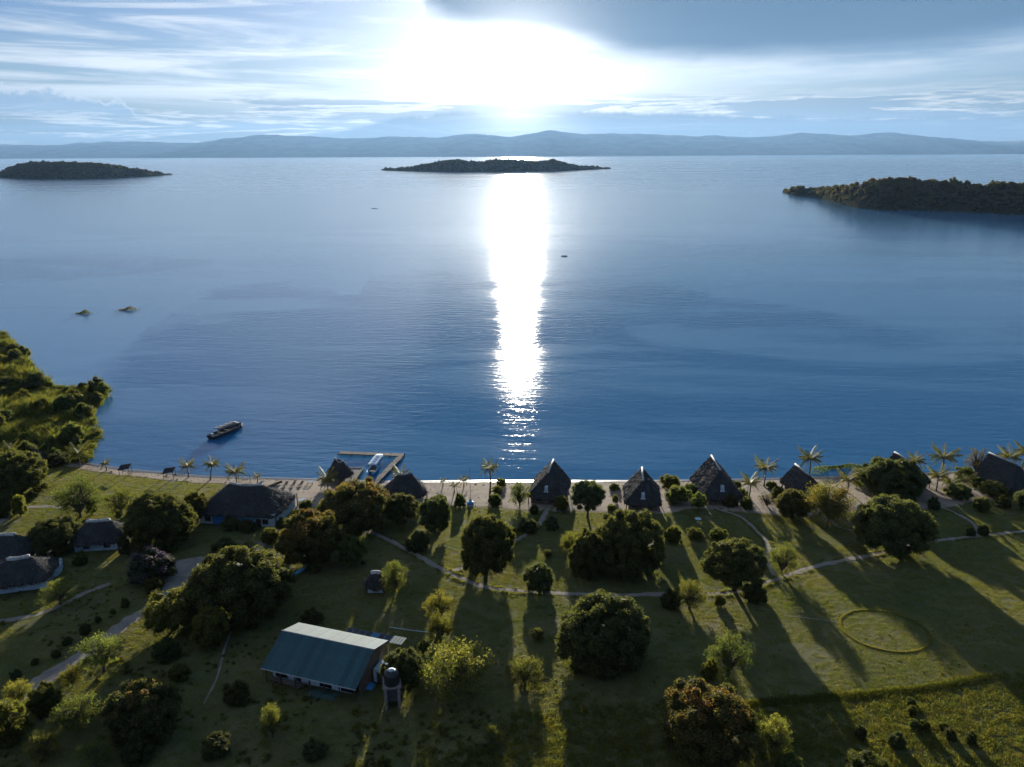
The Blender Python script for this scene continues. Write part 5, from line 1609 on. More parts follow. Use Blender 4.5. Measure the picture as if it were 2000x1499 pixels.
def straw(me, seed, n=1100):
    """loose straw lying down the slope of a thatch and hanging past its eaves"""
    rng = np.random.default_rng(seed)
    k = len(me.polygons)
    C = np.zeros(k * 3, np.float32); N = np.zeros(k * 3, np.float32); A = np.zeros(k, np.float32)
    me.polygons.foreach_get('center', C); me.polygons.foreach_get('normal', N); me.polygons.foreach_get('area', A)
    C = C.reshape(-1, 3); N = N.reshape(-1, 3)
    up = np.where(np.abs(N[:, 2]) > 0.12, A, 0) * (C[:, 2] > np.percentile(C[:, 2], 8))
    N = np.where(N[:, 2:3] < 0, -N, N)
    lo = C[:, 2] < np.percentile(C[:, 2], 26)
    pr = up * np.where(lo, 2.4, 1.0); pr = pr / pr.sum()
    i = rng.choice(k, n, p=pr)
    c = C[i] + rng.normal(0, 0.18, (n, 3)) * np.array([1, 1, 0]); nn = N[i]
    d = np.array([0, 0, -1.0]) - nn * (-nn[:, 2:3]); d = unit(d + rng.normal(0, 0.22, (n, 3)))
    side = unit(np.cross(nn, d)) * rng.uniform(0.03, 0.10, (n, 1))
    ln = rng.uniform(0.35, 0.95, (n, 1))
    c = c + nn * rng.uniform(0.02, 0.10, (n, 1))
    V = np.stack([c - side, c + side, c + d * ln + side * 0.4 + nn * 0.05, c + d * ln - side * 0.4 + nn * 0.05], 1).reshape(-1, 3)
    return mesh_np('straw', V, np.arange(4 * n).reshape(-1, 4), [MAT['straw']])


def add_straw(rf, seed, n=1100):
    o = put('straw', straw(rf.data, seed, n), rf)
    o['kind'] = 'stuff'


def ridge_cap(hr, ridge, saddle, r=0.24, over=0.35):
    mb = MB(); pts = []; rad = []
    for i in range(11):
        t = -1 + 2 * i / 10
        x = t * (ridge / 2 + over * 0.6)
        pts.append((x, 0.02 * math.sin(5 * t), hr + 0.02 + saddle * min(1.0, abs(x) / (ridge / 2)) ** 2 - 0.12 * max(0, abs(t) - 0.85) / 0.15))
        rad.append(r * (1.0 + 0.12 * abs(t) ** 3))
    mb.tube(pts, rad, 8)
    return mb.mesh('ridge_cap', MAT['cap'], True)


def window(parent, c, w, h, nx, ny, name='window'):
    """framed window on a wall face whose outward normal is (nx, ny)"""
    a = math.atan2(ny, nx) - math.pi / 2
    pane = MB().box((c[0] + nx * 0.02, c[1] + ny * 0.02, c[2]), (w, 0.06, h), a + math.pi).build(name, MAT['glass'], parent)
    fr = MB()
    tx, ty = -ny, nx
    for s in (-1, 1):
        fr.box((c[0] + nx * 0.05 + tx * s * w / 2, c[1] + ny * 0.05 + ty * s * w / 2, c[2]), (0.09, 0.08, h + 0.18), a)
        fr.box((c[0] + nx * 0.053, c[1] + ny * 0.053, c[2] + s * h / 2), (w + 0.02, 0.08, 0.09), a)
    fr.box((c[0] + nx * 0.05, c[1] + ny * 0.05, c[2]), (0.06, 0.08, h), a)
    fr.build('frame', MAT['wood'], pane)
    return pane


def thatched(name, label, px, py, he, L, W, hr, ridge, rz, wall='brownwall', saddle=0.0, curve=1.0, cat='house', group=None, p_eave=5.0, inset=1.0, courses=5, cap=True, walls=True, fx=1.0, seed=1, capr=0.24):
    """house under thatch; (px, py) is where the centre of its eaves plane shows in the photo"""
    p = gp(px, py, he)
    e = empty(name, (p.x, p.y, p.z - he), rz)
    tag(e, label, cat, group)
    rf = put('roof', thatch_roof(L, W, he, hr, ridge, p_eave, saddle, curve, courses, seed=seed), e)
    add_straw(rf, seed, int(14 * L * W) + 150)
    if cap:
        put('ridge_cap', ridge_cap(hr, ridge, saddle, capr), rf)
    if walls:
        w, d = L - 2 * inset, W - 2 * inset
        mb = MB()
        t = 0.25
        top = he + 0.25
        mb.box((0, -d / 2 + t / 2, top / 2 - 0.3), (w, t, top + 0.6)); mb.box((0, d / 2 - t / 2, top / 2 - 0.3), (w, t, top + 0.6))
        mb.box((-w / 2 + t / 2, 0, top / 2 - 0.3), (t, d - 2 * t - 0.004, top + 0.6)); mb.box((w / 2 - t / 2, 0, top / 2 - 0.3), (t, d - 2 * t - 0.004, top + 0.6))
        wl = mb.build('wall', MAT[wall], e)
        MB().box((0, 0, -0.25), (L - 0.9, W - 0.9, 0.72)).build('plinth', MAT['stone'], e)
        for sx in (-1, 1):
            for sy in (-1, 1):
                MB().tube([(sx * (L / 2 - 0.35), sy * (W / 2 - 0.35), 0.0), (sx * (L / 2 - 0.35), sy * (W / 2 - 0.35), he + 0.1)], 0.10, 7).build('post', MAT['darkwood'], e)
    return e


# ------------------------------------------------------------------ chalets along the beach
def gable_hip_roof(L, W, he, hr, hip, seed=0, thick=0.34, over=0.3):
    """thatch with an upright gable at +X and a hip at -X; courses step over each other"""
    rng = np.random.default_rng(seed)
    nx, ny = 46, 41
    xs = np.linspace(-L / 2, L / 2, nx); ys = np.linspace(-W / 2, W / 2, ny)
    X, Y = np.meshgrid(xs, ys)
    H = hr - he
    ds = (W / 2 - np.abs(Y)) / (W / 2)
    dh = (X + L / 2) / hip
    t = np.minimum(ds, dh)
    t = np.clip(t, 0, 1)
    t = np.where(ds < dh, ds, np.minimum(dh, ds))
    cs = 6
    step = (t * cs) % 1.0
    # slightly bellied slope, courses lapping
    Z = he + H * (t ** 0.93) + 0.10 * (1 - step) * (t < 0.97) + 0.06 * rng.normal(0, 1, X.shape) + 0.22 * (fbm(X / 1.6 + seed, Y / 1.6, 3, seed) - 0.47)
    Z += 0.16 * np.clip((X - L * 0.2) / (L * 0.3), 0, 1) * t
    # rounded plan corners at the hip
    rc = 0.10 * np.clip(1 - dh * 3, 0, 1) * (np.abs(Y) / (W / 2)) ** 4
    X2 = X + rc * L + 0.10 * rng.normal(0, 1, X.shape) * (t < 0.03)
    Y2 = Y + 0.10 * rng.normal(0, 1, X.shape) * (t < 0.03)
    Z -= 0.12 * np.abs(rng.normal(0, 1, X.shape)) * (t < 0.03)
    V = np.vstack([np.stack([X2.ravel(), Y2.ravel(), Z.ravel()], 1), np.stack([X2.ravel() * 0.985, Y2.ravel() * 0.985, Z.ravel() - thick], 1)])
    n = nx * ny
    F = []
    for j in range(ny - 1):
        for i in range(nx - 1):
            a = j * nx + i
            F.append((a, a + 1, a + nx + 1, a + nx)); F.append((n + a, n + a + nx, n + a + nx + 1, n + a + 1))
    bd = [i for i in range(nx)] + [j * nx + nx - 1 for j in range(1, ny)] + [(ny - 1) * nx + i for i in range(nx - 2, -1, -1)] + [j * nx for j in range(ny - 2, 0, -1)]
    for p, q in zip(bd, bd[1:] + bd[:1]):
        F.append((p, n + p, n + q, q))
    return mesh_np('roof', V, F, [MAT['thatch']])


def chalet(label, px, py, wpx, deg, hk=1.0, dormer=True, seed=1, side=0.0, lk=1.28):
    p = gp(px, py, 2.0); s = FPX / proj(p)[2]
    W = wpx / s
    L = W * lk
    he = 2.0
    hr = he + W * 0.55 * hk
    hip = L * 0.34
    e = empty('beach_chalet', (p.x, p.y, p.z - he), R_(90 - deg))
    tag(e, label, 'chalet', 'thatched chalets along the beach')
    rf = put('roof', gable_hip_roof(L, W, he, hr, hip, seed), e)
    add_straw(rf, seed, 1500)
    mb = MB()
    x0, x1 = -L / 2 + hip - 0.15, L / 2 + 0.12
    mb.tube([(x0, 0, hr + 0.02), (x0 * 0.4 + x1 * 0.6, 0.02, hr + 0.06), (x1, 0, hr + 0.20)], [0.22, 0.20, 0.20], 8)
    mb.build('ridge_cap', MAT['cap'], rf, True)
    w, d = L - 1.8, W - 1.8
    mb = MB(); t = 0.25; top = he + 0.15
    mb.box((0, -d / 2 + t / 2, top / 2 - 0.3), (w, t, top + 0.6)); mb.box((0, d / 2 - t / 2, top / 2 - 0.3), (w, t, top + 0.6))
    mb.box((-w / 2 + t / 2, 0, top / 2 - 0.3), (t, d - 2 * t - 0.004, top + 0.6)); mb.box((w / 2 - t / 2, 0, top / 2 - 0.3), (t, d - 2 * t - 0.004, top + 0.6))
    mb.build('wall', MAT['brownwall'], e)
    # triangular gable wall on the lake side
    g = w / 2 + 0.02
    MB().faces([(g - 0.2, -d / 2, top), (g - 0.2, d / 2, top), (g - 0.2, 0, hr - 0.55), (g, -d / 2, top), (g, d / 2, top), (g, 0, hr - 0.55)],
               [(0, 2, 1), (3, 4, 5), (0, 1, 4, 3), (1, 2, 5, 4), (2, 0, 3, 5)]).build('gable_wall', MAT['brownwall'], e)
    MB().box((0, 0, -0.25), (L - 0.9, W - 0.9, 0.72)).build('plinth', MAT['stone'], e)
    for sx in (-1, 1):
        for sy in (-1, 1):
            MB().tube([(sx * (L / 2 - 0.5), sy * (W / 2 - 0.45), 0.0), (sx * (L / 2 - 0.5), sy * (W / 2 - 0.45), he + 0.05)], 0.10, 7).build('post', MAT['darkwood'], e)
    dd = w / 2
    dr = MB().box((-dd - 0.03, 0.0, 1.05), (0.08, 0.95, 2.0)).build('door', MAT['wood'], e)
    MB().box((-dd - 0.10, 0.32, 1.05), (0.06, 0.05, 0.22)).build('handle', MAT['metal'], dr)
    window(e, (-dd, 1.7, 1.3), 1.1, 0.9, -1, 0); window(e, (-dd, -1.7, 1.3), 1.1, 0.9, -1, 0)
    if dormer:      # pale vent hood on the near hip of the thatch
        sl = 0.34
        xh = -L / 2 + hip * sl; zh = he + (hr - he) * sl ** 0.93
        y0 = side
        mb = MB()
        mb.faces([(xh - 0.35, y0 - 0.40, zh - 0.35), (xh - 0.35, y0 + 0.40, zh - 0.35), (xh - 0.28, y0 + 0.34, zh + 0.62), (xh - 0.28, y0 - 0.34, zh + 0.62),
                  (xh + 0.50, y0 - 0.40, zh - 0.30), (xh + 0.50, y0 + 0.40, zh - 0.30), (xh + 0.60, y0 + 0.28, zh + 0.70), (xh + 0.60, y0 - 0.28, zh + 0.70)],
                 [(0, 1, 2, 3), (4, 7, 6, 5), (0, 3, 7, 4), (1, 5, 6, 2), (3, 2, 6, 7), (0, 4, 5, 1)])
        hd = mb.build('vent_hood', MAT['white'], e)
        MB().box((xh - 0.50, y0, zh - 0.40), (0.36, 1.05, 0.08)).build('sill', MAT['white'], hd)
    return e


chalet('first thatched chalet from the jetty, with its own curved path', 1073, 955, 74, 12, seed=11)
chalet('second thatched chalet from the jetty, above the largest mango', 1254, 968, 70, 7, seed=12)
chalet('third thatched chalet from the jetty, with the longest bright ridge', 1399, 954, 80, 0, 1.05, seed=13)
chalet('fourth thatched chalet, small roof above the acacia', 1570, 952, 60, -10, 0.95, dormer=False, seed=14)
chalet('fifth thatched chalet, mostly hidden by a mango tree', 1768, 932, 66, -14, 1.0, dormer=False, seed=15, lk=1.1)
chalet('last thatched chalet at the right edge', 1964, 938, 74, -22, 0.98, dormer=False, seed=16, lk=1.15)


# ------------------------------------------------------------------ lodge, jetty huts and the left-hand houses
def lodge():
    e = thatched('thatched_lodge', 'largest thatched lodge with sagging white ridge and blue wall panel', 484, 983, 2.9, 17.6, 11.8, 6.9, 6.6, R_(-7), 'white', saddle=0.45, curve=0.95, cat='lodge', p_eave=6, inset=0.75, courses=6, seed=21, capr=0.27)
    d = 11.8 / 2 - 0.75
    MB().box((-3.1, -d - 0.04, 1.40), (4.4, 0.10, 2.5)).build('blue_panel', MAT['bluewall'], e)
    MB().box((2.0, -d - 0.035, 1.40), (3.6, 0.10, 2.5)).build('pale_panel', MAT['cyan'], e)  # light blue stands in for sky-lit shade on the white wall
    dr = MB().box((4.6, -d - 0.04, 1.05), (1.0, 0.10, 2.0)).build('door', MAT['darkwood'], e)
    MB().box((4.95, -d - 0.12, 1.05), (0.06, 0.06, 0.2)).build('handle', MAT['metal'], dr)
    window(e, (6.0, -d, 1.5), 1.2, 1.0, 0, -1); window(e, (-6.3, -d, 1.5), 1.2, 1.0, 0, -1)
    # small bright upstand where the two ridge ends meet
    MB().tube([(2.6, 0.0, 7.1), (3.1, 0.5, 7.5), (3.5, 0.9, 7.75)], [0.24, 0.26, 0.2], 8).build('ridge_horn', MAT['cap'], e, True)


lodge()

e = thatched('jetty_hut', 'small thatched hut with swept white ridge on the jetty deck', 664, 925, 2.1, 5.6, 5.2, 5.0, 2.7, R_(-38), 'wood', saddle=0.75, curve=0.85, cat='hut', p_eave=3.4, inset=1.1, courses=4, seed=31, capr=0.17, walls=False)
for sx in (-1, 1):
    for sy in (-1, 1):
        MB().tube([(sx * 1.9, sy * 1.7, -0.3), (sx * 1.9, sy * 1.7, 2.5)], 0.10, 7).build('post', MAT['darkwood'], e)
MB().box((0, 0, 0.55), (2.6, 0.7, 1.0)).build('counter', MAT['wood'], e)
e = thatched('jetty_house', 'thatched house right of the jetty with a short white ridge', 791, 958, 2.2, 9.0, 8.6, 6.0, 2.6, R_(18), 'white', saddle=0.3, curve=1.0, cat='house', p_eave=4.2, inset=1.2, seed=32, capr=0.30)
window(e, (0.8, -3.1, 1.3), 1.2, 1.0, 0, -1)
e = thatched('thatched_house', 'thatched house with a long white wall between dark trees at left', 197, 1046, 2.0, 9.6, 7.2, 5.0, 3.6, R_(9), 'white', saddle=0.15, curve=0.75, p_eave=3.6, inset=0.9, seed=33, capr=0.36)
window(e, (1.8, -2.7, 1.2), 1.0, 0.9, 0, -1); window(e, (-1.8, -2.7, 1.2), 1.0, 0.9, 0, -1)
thatched('thatched_house', 'thatched house cut by the left edge with a blue tinted ridge', 12, 1074, 2.0, 9.5, 8.0, 5.0, 4.2, R_(-3), 'white', saddle=0.2, curve=0.8, p_eave=3.6, seed=34, capr=0.34)
thatched('thatched_house', 'thatched house behind the curving white garden wall', 42, 1120, 2.0, 10.0, 8.2, 4.8, 2.8, R_(20), 'white', saddle=0.15, curve=0.8, p_eave=3.6, seed=35, capr=0.38)
e = thatched('round_hut', 'round dark roofed hut at the marsh edge on the left', 71, 894, 1.9, 4.2, 4.2, 4.1, 0.5, 0.0, 'white', curve=0.8, cat='hut', p_eave=2.0, inset=0.5, courses=4, seed=36, cap=False, walls=False)
MB().lathe([(1.6, -0.3), (1.6, 2.0)], 20).build('wall', MAT['white'], e, True)
MB().box((0.3, -1.58, 0.95), (0.8, 0.12, 1.8)).build('door', MAT['wood'], e)
e = thatched('round_hut', 'little white walled hut with rounded thatch alone on the lawn', 735, 1139, 1.2, 3.5, 3.2, 3.2, 0.9, 0.0, 'white', curve=0.55, cat='hut', p_eave=3.2, inset=0.35, courses=4, seed=37, capr=0.34, saddle=-0.05)
window(e, (0.05, -1.25, 0.72), 0.7, 0.6, 0, -1)


def garden_wall():
    """low white wall with round-topped piers in front of the left house"""
    px = [(12, 1146), (28, 1152), (42, 1140), (52, 1134), (66, 1138), (80, 1144), (92, 1136), (106, 1128), (118, 1118), (122, 1106)]
    L = smooth_line(gpl(*px), 0.25)
    z = ground_z(L[:, 0], L[:, 1])
    e = empty('garden_wall', (L[0][0], L[0][1], z[0])); tag(e, 'low curving white garden wall with piers at the left house', 'wall')
    o = Vector(e.location)
    t = np.gradient(L, axis=0); t /= np.linalg.norm(t, axis=1, keepdims=True)
    nr = np.stack([-t[:, 1], t[:, 0]], 1) * 0.14
    V = []; F = []
    for i in range(len(L)):
        h = 1.15 + 0.18 * math.sin(i * 0.33)
        for sgn, zz in ((-1, -0.4), (1, -0.4), (1, h), (-1, h)):
            V.append((L[i][0] + sgn * nr[i][0] - o.x, L[i][1] + sgn * nr[i][1] - o.y, z[i] + zz - o.z))
    for i in range(len(L) - 1):
        a, b = 4 * i, 4 * i + 4
        F += [(a, a + 1, b + 1, b), (a + 1, a + 2, b + 2, b + 1), (a + 2, a + 3, b + 3, b + 2), (a + 3, a, b, b + 3)]
    F += [(0, 3, 2, 1), (4 * len(L) - 4, 4 * len(L) - 3, 4 * len(L) - 2, 4 * len(L) - 1)]
    put('wall', mesh_np('wall', V, F, [MAT['white']]), e)
    for q in ((68, 1136), (80, 1141), (100, 1128), (121, 1108)):
        p = gp(*q) - o
        MB().tube([(p.x, p.y, p.z - 0.3), (p.x, p.y, p.z + 1.5), (p.x, p.y, p.z + 1.75)], [0.26, 0.26, 0.12], 10).build('pier', MAT['white'], e, True)


garden_wall()


# ------------------------------------------------------------------ shed with solar panels
def shed_metal(name, col):
    m = bpy.data.materials.new(name); m.use_nodes = True
    g = NT(m.node_tree)
    out = g.new('ShaderNodeOutputMaterial'); b = g.new('ShaderNodeBsdfPrincipled')
    g.l.new(b.outputs[0], out.inputs[0])
    tc = g.new('ShaderNodeTexCoord'); oi = g.new('ShaderNodeObjectInfo')
    n = g.noise(tc.outputs['Object'], 1.5, 6, 0.65)
    c = g.mix(g.ss(n, 0.35, 0.7), tuple(v * 0.75 for v in col), col)
    st = g.noise(g.comb(g.mul(g.sep(tc.outputs['Object'])[0], 3.0), g.mul(g.sep(tc.outputs['Object'])[1], 0.35), oi.outputs['Random']), 1.0, 5, 0.7)
    c = g.mix(g.mul(g.ss(st, 0.54, 0.72), 0.55), c, (0.16, 0.10, 0.065, 1))
    k = g.lin(oi.outputs['Random'], 0, 1, 0.78, 1.20)
    c = g.mix(1.0, c, g.comb(k, k, k), 'MULTIPLY')
    g.put(b.inputs['Base Color'], c)
    b.inputs['Roughness'].default_value = 0.70; b.inputs['Specular IOR Level'].default_value = 0.22; b.inputs['Metallic'].default_value = 0.04
    return m


MAT['sheet'] = shed_metal('roof_sheet', (0.055, 0.130, 0.145))
MAT['solar'] = pmat('solar_cells', (0.020, 0.026, 0.050), 0.10, 0.3, 8.0, spec=0.4)
MAT['solarblue'] = pmat('solar_cells_blue', (0.03, 0.16, 0.30), 0.10, 0.2, 8.0, spec=0.4)


def shed():
    he, hr = 2.7, 5.0
    a = gp(553, 1234, hr); b = gp(728, 1268, hr)          # ridge ends
    c = gp(506, 1293, he); d = gp(692, 1346, he)          # near eave ends
    ax = (b - a); ax.z = 0; Lr = ax.length; ax.normalize()
    rz = math.atan2(ax.y, ax.x)
    per = Vector((ax.y, -ax.x, 0))                        # towards the viewer
    mid = (a + b) / 2
    wn = ((c + d) / 2 - mid).dot(per)                     # depth of the near slope
    wf = wn * 0.78
    z0 = float(ground_z(mid.x, mid.y)) - 0.05
    e = empty('storage_shed', (mid.x, mid.y, z0), rz)
    tag(e, 'long metal roofed shed with a pale sunlit far slope', 'shed')
    H = mid.z - z0
    E = he
    # corrugated sheets, each its own piece
    def sheet(w, run, rise):
        """one roof sheet: w along the ridge, sloping down run (towards -Y) by rise"""
        n = 12; V = []; F = []
        for i in range(n + 1):
            x = -w / 2 + w * i / n; zz = 0.022 * math.cos(i / n * 6.283 * 4)
            for yy, z in ((0.0, 0.0), (-run, -rise)):
                V += [(x, yy, z + zz + 0.02), (x, yy, z + zz - 0.02)]
        for i in range(n):
            p = 4 * i; q = p + 4
            F += [(p, p + 2, q + 2, q), (p + 1, q + 1, q + 3, p + 3), (p, q, q + 1, p + 1), (p + 2, p + 3, q + 3, q + 2)]
        F += [(0, 1, 3, 2), (4 * n, 4 * n + 2, 4 * n + 3, 4 * n + 1)]
        return mesh_np('roof_sheet', V, F, [MAT['sheet']])
    ns = 16; w = (Lr + 0.4) / ns
    mn = sheet(w - 0.012, wn, H - E); mf = sheet(w - 0.012, wf, (H - E) * 0.55)
    rf = MB().box((0, 0, H - 0.16), (Lr + 0.2, 0.14, 0.14)).build('roof_frame', MAT['darkwood'], e)
    for i in range(ns):
        x = -(Lr + 0.4) / 2 + w * (i + 0.5)
        dz = 0.008 * (i % 2)
        put('roof_sheet', mn, rf, (x, -0.02, H + dz))
        put('roof_sheet', mf, rf, (x, 0.02, H + dz), (0, 0, math.pi))
    MB().tube([(-Lr / 2 - 0.25, 0, H + 0.06), (Lr / 2 + 0.25, 0, H + 0.06)], 0.10, 6).build('ridge_cap', MAT['metal'], rf)
    MB().tube([(-Lr / 2 - 0.2, -wn - 0.06, E - 0.02), (Lr / 2 + 0.2, -wn - 0.06, E - 0.06)], 0.07, 6).build('gutter', MAT['metal'], rf)
    # walls: open bays in front, plank gables
    Ef = H - (H - E) * 0.55
    MB().box((0, wf - 0.5, Ef / 2 - 0.2), (Lr - 0.6, 0.14, Ef + 0.1)).build('back_wall', MAT['brownwall'], e)
    for s in (-1, 1):
        X = s * (Lr / 2 - 0.25)
        MB().faces([(X - 0.07, -wn + 1.6, -0.4), (X - 0.07, wf - 0.6, -0.4), (X - 0.07, wf - 0.6, Ef - 0.1), (X - 0.07, 0, H - 0.28), (X - 0.07, -wn + 1.6, E + 0.25),
                    (X + 0.07, -wn + 1.6, -0.4), (X + 0.07, wf - 0.6, -0.4), (X + 0.07, wf - 0.6, Ef - 0.1), (X + 0.07, 0, H - 0.28), (X + 0.07, -wn + 1.6, E + 0.25)],
                   [(0, 1, 2, 3, 4), (9, 8, 7, 6, 5), (0, 5, 6, 1), (1, 6, 7, 2), (2, 7, 8, 3), (3, 8, 9, 4), (4, 9, 5, 0)]).build('gable_wall', MAT['brownwall'], e)
    fw = MB().box((-0.6, -wn + 1.7, 1.0), (Lr - 1.8, 0.14, 2.6)).build('front_wall', MAT['white'], e)
    for x in (-5.2, -2.0, 1.6, 4.8):
        MB().box((x, -wn + 1.61, 1.2), (1.8, 0.08, 1.3)).build('opening', MAT['glass'], fw)
    for i in range(7):
        x = -Lr / 2 + 0.3 + (Lr - 0.6) * i / 6
        MB().box((x, -wn + 0.35, E / 2 - 0.2), (0.14, 0.14, E + 0.3)).build('post', MAT['darkwood'], e)
    # lean-to annex at the right gable
    MB().box((Lr / 2 + 0.9, 0.7, 1.1), (1.6, 2.2, 2.4)).build('annex', MAT['white'], e)
    MB().box((Lr / 2 + 1.0, -0.42, 1.0), (0.8, 0.08, 1.9)).build('annex_door', MAT['darkwood'], e)
    # solar panels, on a frame along the far eave
    rack = MB().box((0.26 * Lr, wf + 0.45, Ef - 0.55), (Lr * 0.50, 0.10, 0.10)).build('panel_rack', MAT['metal'], e)
    for i in range(5):
        MB().box((0.03 * Lr + i * Lr * 0.115, wf + 0.45, (Ef - 0.6) / 2 - 0.2), (0.08, 0.08, Ef - 0.2)).build('rack_post', MAT['metal'], rack)
    for i in range(7):
        x = 0.045 * Lr + i * Lr * 0.072
        pn = put('solar_panel', MB().box((0, 0, 0), (0.98, 1.66, 0.05)).mesh('solar_panel', MAT['stone']), rack, (x, wf + 0.62, Ef - 0.30), (R_(6), 0, 0))
        put('solar_cells', MB().box((0, 0, 0.004), (0.90, 1.58, 0.05)).mesh('solar_cells', MAT['solarblue'] if i == 4 else MAT['solar']), pn)
    put('roof_sheet', sheet(1.9, 1.8, 0.1), rack, (0.045 * Lr + 7.55 * Lr * 0.072, wf - 0.05, Ef - 0.22), (0, 0, math.pi))
    return e


shed()


def place(px, py):
    p = gp(px, py)
    return p


def water_tower():
    p = gp(768, 1377)
    e = empty('water_tower', p, R_(8)); tag(e, 'black water tank on a pale block tower beside the shed', 'water tower')
    mb = MB()
    for sx in (-1, 1):
        for sy in (-1, 1):
            mb.box((sx * 0.82, sy * 0.82, 1.45), (0.34, 0.34, 3.5))
    mb.box((0, 0.78, 1.45), (1.3, 0.16, 3.5)); mb.box((-0.78, 0, 1.45), (0.16, 1.3, 3.5)); mb.box((0.78, 0, 1.45), (0.16, 1.3, 3.5))
    mb.build('tower', MAT['stone'], e)
    MB().box((0, 0, 3.30), (2.3, 2.3, 0.16)).build('slab', MAT['stone'], e)
    tk = MB().lathe([(0.95, 3.38), (1.0, 3.5), (0.96, 3.9), (1.0, 4.1), (0.96, 4.4), (1.0, 4.6), (0.92, 4.95), (0.6, 5.15), (0.3, 5.22)], 22).build('tank', MAT['blackplastic'], e, True)
    MB().lathe([(0.36, 5.2), (0.36, 5.36), (0.1, 5.42)], 16).build('lid', MAT['white'], tk, True)
    MB().tube([(0.75, -0.8, 3.4), (0.9, -0.98, 2.0), (0.9, -0.98, 0.0)], 0.04, 6).build('pipe', MAT['metal'], e)


water_tower()


def simple(name, label, cat, px, py, build, rz=0.0, dz=0.0, group=None):
    p = gp(px, py)
    e = empty(name, p + Vector((0, 0, dz)), rz); tag(e, label, cat, group)
    build(e)
    return e


def b_tarp(e):
    V = []; F = []; n = 9
    for j in range(n):
        for i in range(n):
            V.append((-1.2 + 2.4 * i / 8, -0.7 + 1.4 * j / 8, 0.32 + 0.12 * math.sin(i * 1.7) * math.cos(j * 1.3) - 0.30 * (i in (0, 8) or j in (0, 8))))
    F = [(j * n + i, j * n + i + 1, (j + 1) * n + i + 1, (j + 1) * n + i) for j in range(n - 1) for i in range(n - 1)]
    put('sheet', mesh_np('tarp', V, F, [MAT['blue']], True), e)
    MB().box((0, 0, 0.12), (2.0, 1.0, 0.26)).build('pile', MAT['darkwood'], e)


simple('tarp', 'bright blue tarpaulin on the ground at the shed corner', 'tarpaulin', 714, 1341, b_tarp, R_(-12))


def b_panel(e):
    MB().box((0, 0, 0.75), (1.3, 0.08, 1.5)).build('board', MAT['white'], e)
    for s in (-1, 1):
        MB().tube([(s * 0.5, 0.05, 1.2), (s * 0.5, 0.6, 0.0)], 0.04, 6).build('prop', MAT['wood'], e)


simple('white_board', 'white board propped upright before the shed', 'board', 598, 1337, b_panel, R_(-14))


def b_boat_rack(e):
    for i in range(5):
        MB().tube([(-3.2 + 0.1 * i, -0.1 * i, 0.25 + 0.12 * (i % 3)), (2.6 - 0.2 * i, -0.25 * i, 0.3 + 0.12 * (i % 2))], 0.07, 6).build('pole', MAT['wood'], e)
    for x in (-2.2, 1.6):
        MB().box((x, -0.3, 0.1), (0.2, 1.6, 0.24)).build('trestle', MAT['darkwood'], e)


simple('timber_stack', 'stack of long poles lying in front of the shed', 'timber', 570, 1334, b_boat_rack, R_(-14))


def hull(e, L, W, H, mat, name='hull', flip=False):
    """open boat hull with pointed bow along +X"""
    V = []; F = []
    st = 13
    for i in range(st):
        t = -1 + 2 * i / (st - 1)
        w = W / 2 * (1 - max(0, (t - 0.1) / 0.9) ** 2.2) * (0.82 if t < -0.95 else 1.0)
        w = max(w, 0.02)
        sheer = H * (1 + 0.30 * max(0, t) ** 2)
        for k in range(7):
            a = -math.pi / 2 + math.pi * k / 6
            V.append((t * L / 2, w * math.sin(a), sheer * (1 - math.cos(a) ** 0.8 * 0.98) - 0.12))
    n = 7
    for i in range(st - 1):
        for k in range(n - 1):
            F.append((i * n + k, i * n + k + 1, (i + 1) * n + k + 1, (i + 1) * n + k))
    F.append(tuple(range(n - 1, -1, -1)))
    me = mesh_np(name, V, F, [mat], True)
    o = put(name, me, e)
    md = o.modifiers.new('thickness', 'SOLIDIFY'); md.thickness = 0.06
    if flip: o.rotation_euler = (math.pi, 0, 0); o.location.z = H
    return o


def b_canoe_white(e):
    hull(e, 3.6, 0.75, 0.42, MAT['cyan'], flip=True)
    for x in (-1.0, 1.0):
        MB().box((x, 0, 0.05), (0.12, 0.9, 0.16)).build('chock', MAT['darkwood'], e)


simple('upturned_canoe', 'pale blue upturned canoe at the foot of the russet mango', 'canoe', 587, 1117, b_canoe_white, R_(62))


def b_net(e):
    V = []; n = 12
    for j in range(n):
        for i in range(n):
            V.append((-2.0 + 4.0 * i / 11 + 0.1 * math.sin(j), -0.8 + 1.6 * j / 11 + 0.08 * math.sin(i * 1.3), 0.10 + 0.06 * math.sin(i * 0.9) * math.sin(j * 1.1)))
    F = [(j * n + i, j * n + i + 1, (j + 1) * n + i + 1, (j + 1) * n + i) for j in range(n - 1) for i in range(n - 1)]
    o = put('sheet', mesh_np('net', V, F, [pmat('green_net', (0.05, 0.11, 0.10), 0.8, 0.3, 4)], True), e)
    md = o.modifiers.new('thickness', 'SOLIDIFY'); md.thickness = 0.05


simple('ground_net', 'dark green netting spread before the shed', 'net', 630, 1358, b_net, R_(-12))
simple('long_pipe', 'thin white pipe lying from the shed to the leafy trees', 'pipe', 800, 1232, lambda e: MB().tube([(-3.3, 0.35, 0.08), (0, 0.02, 0.06), (3.2, -0.2, 0.10)], 0.06, 6).build('tube', MAT['white'], e), R_(-8))


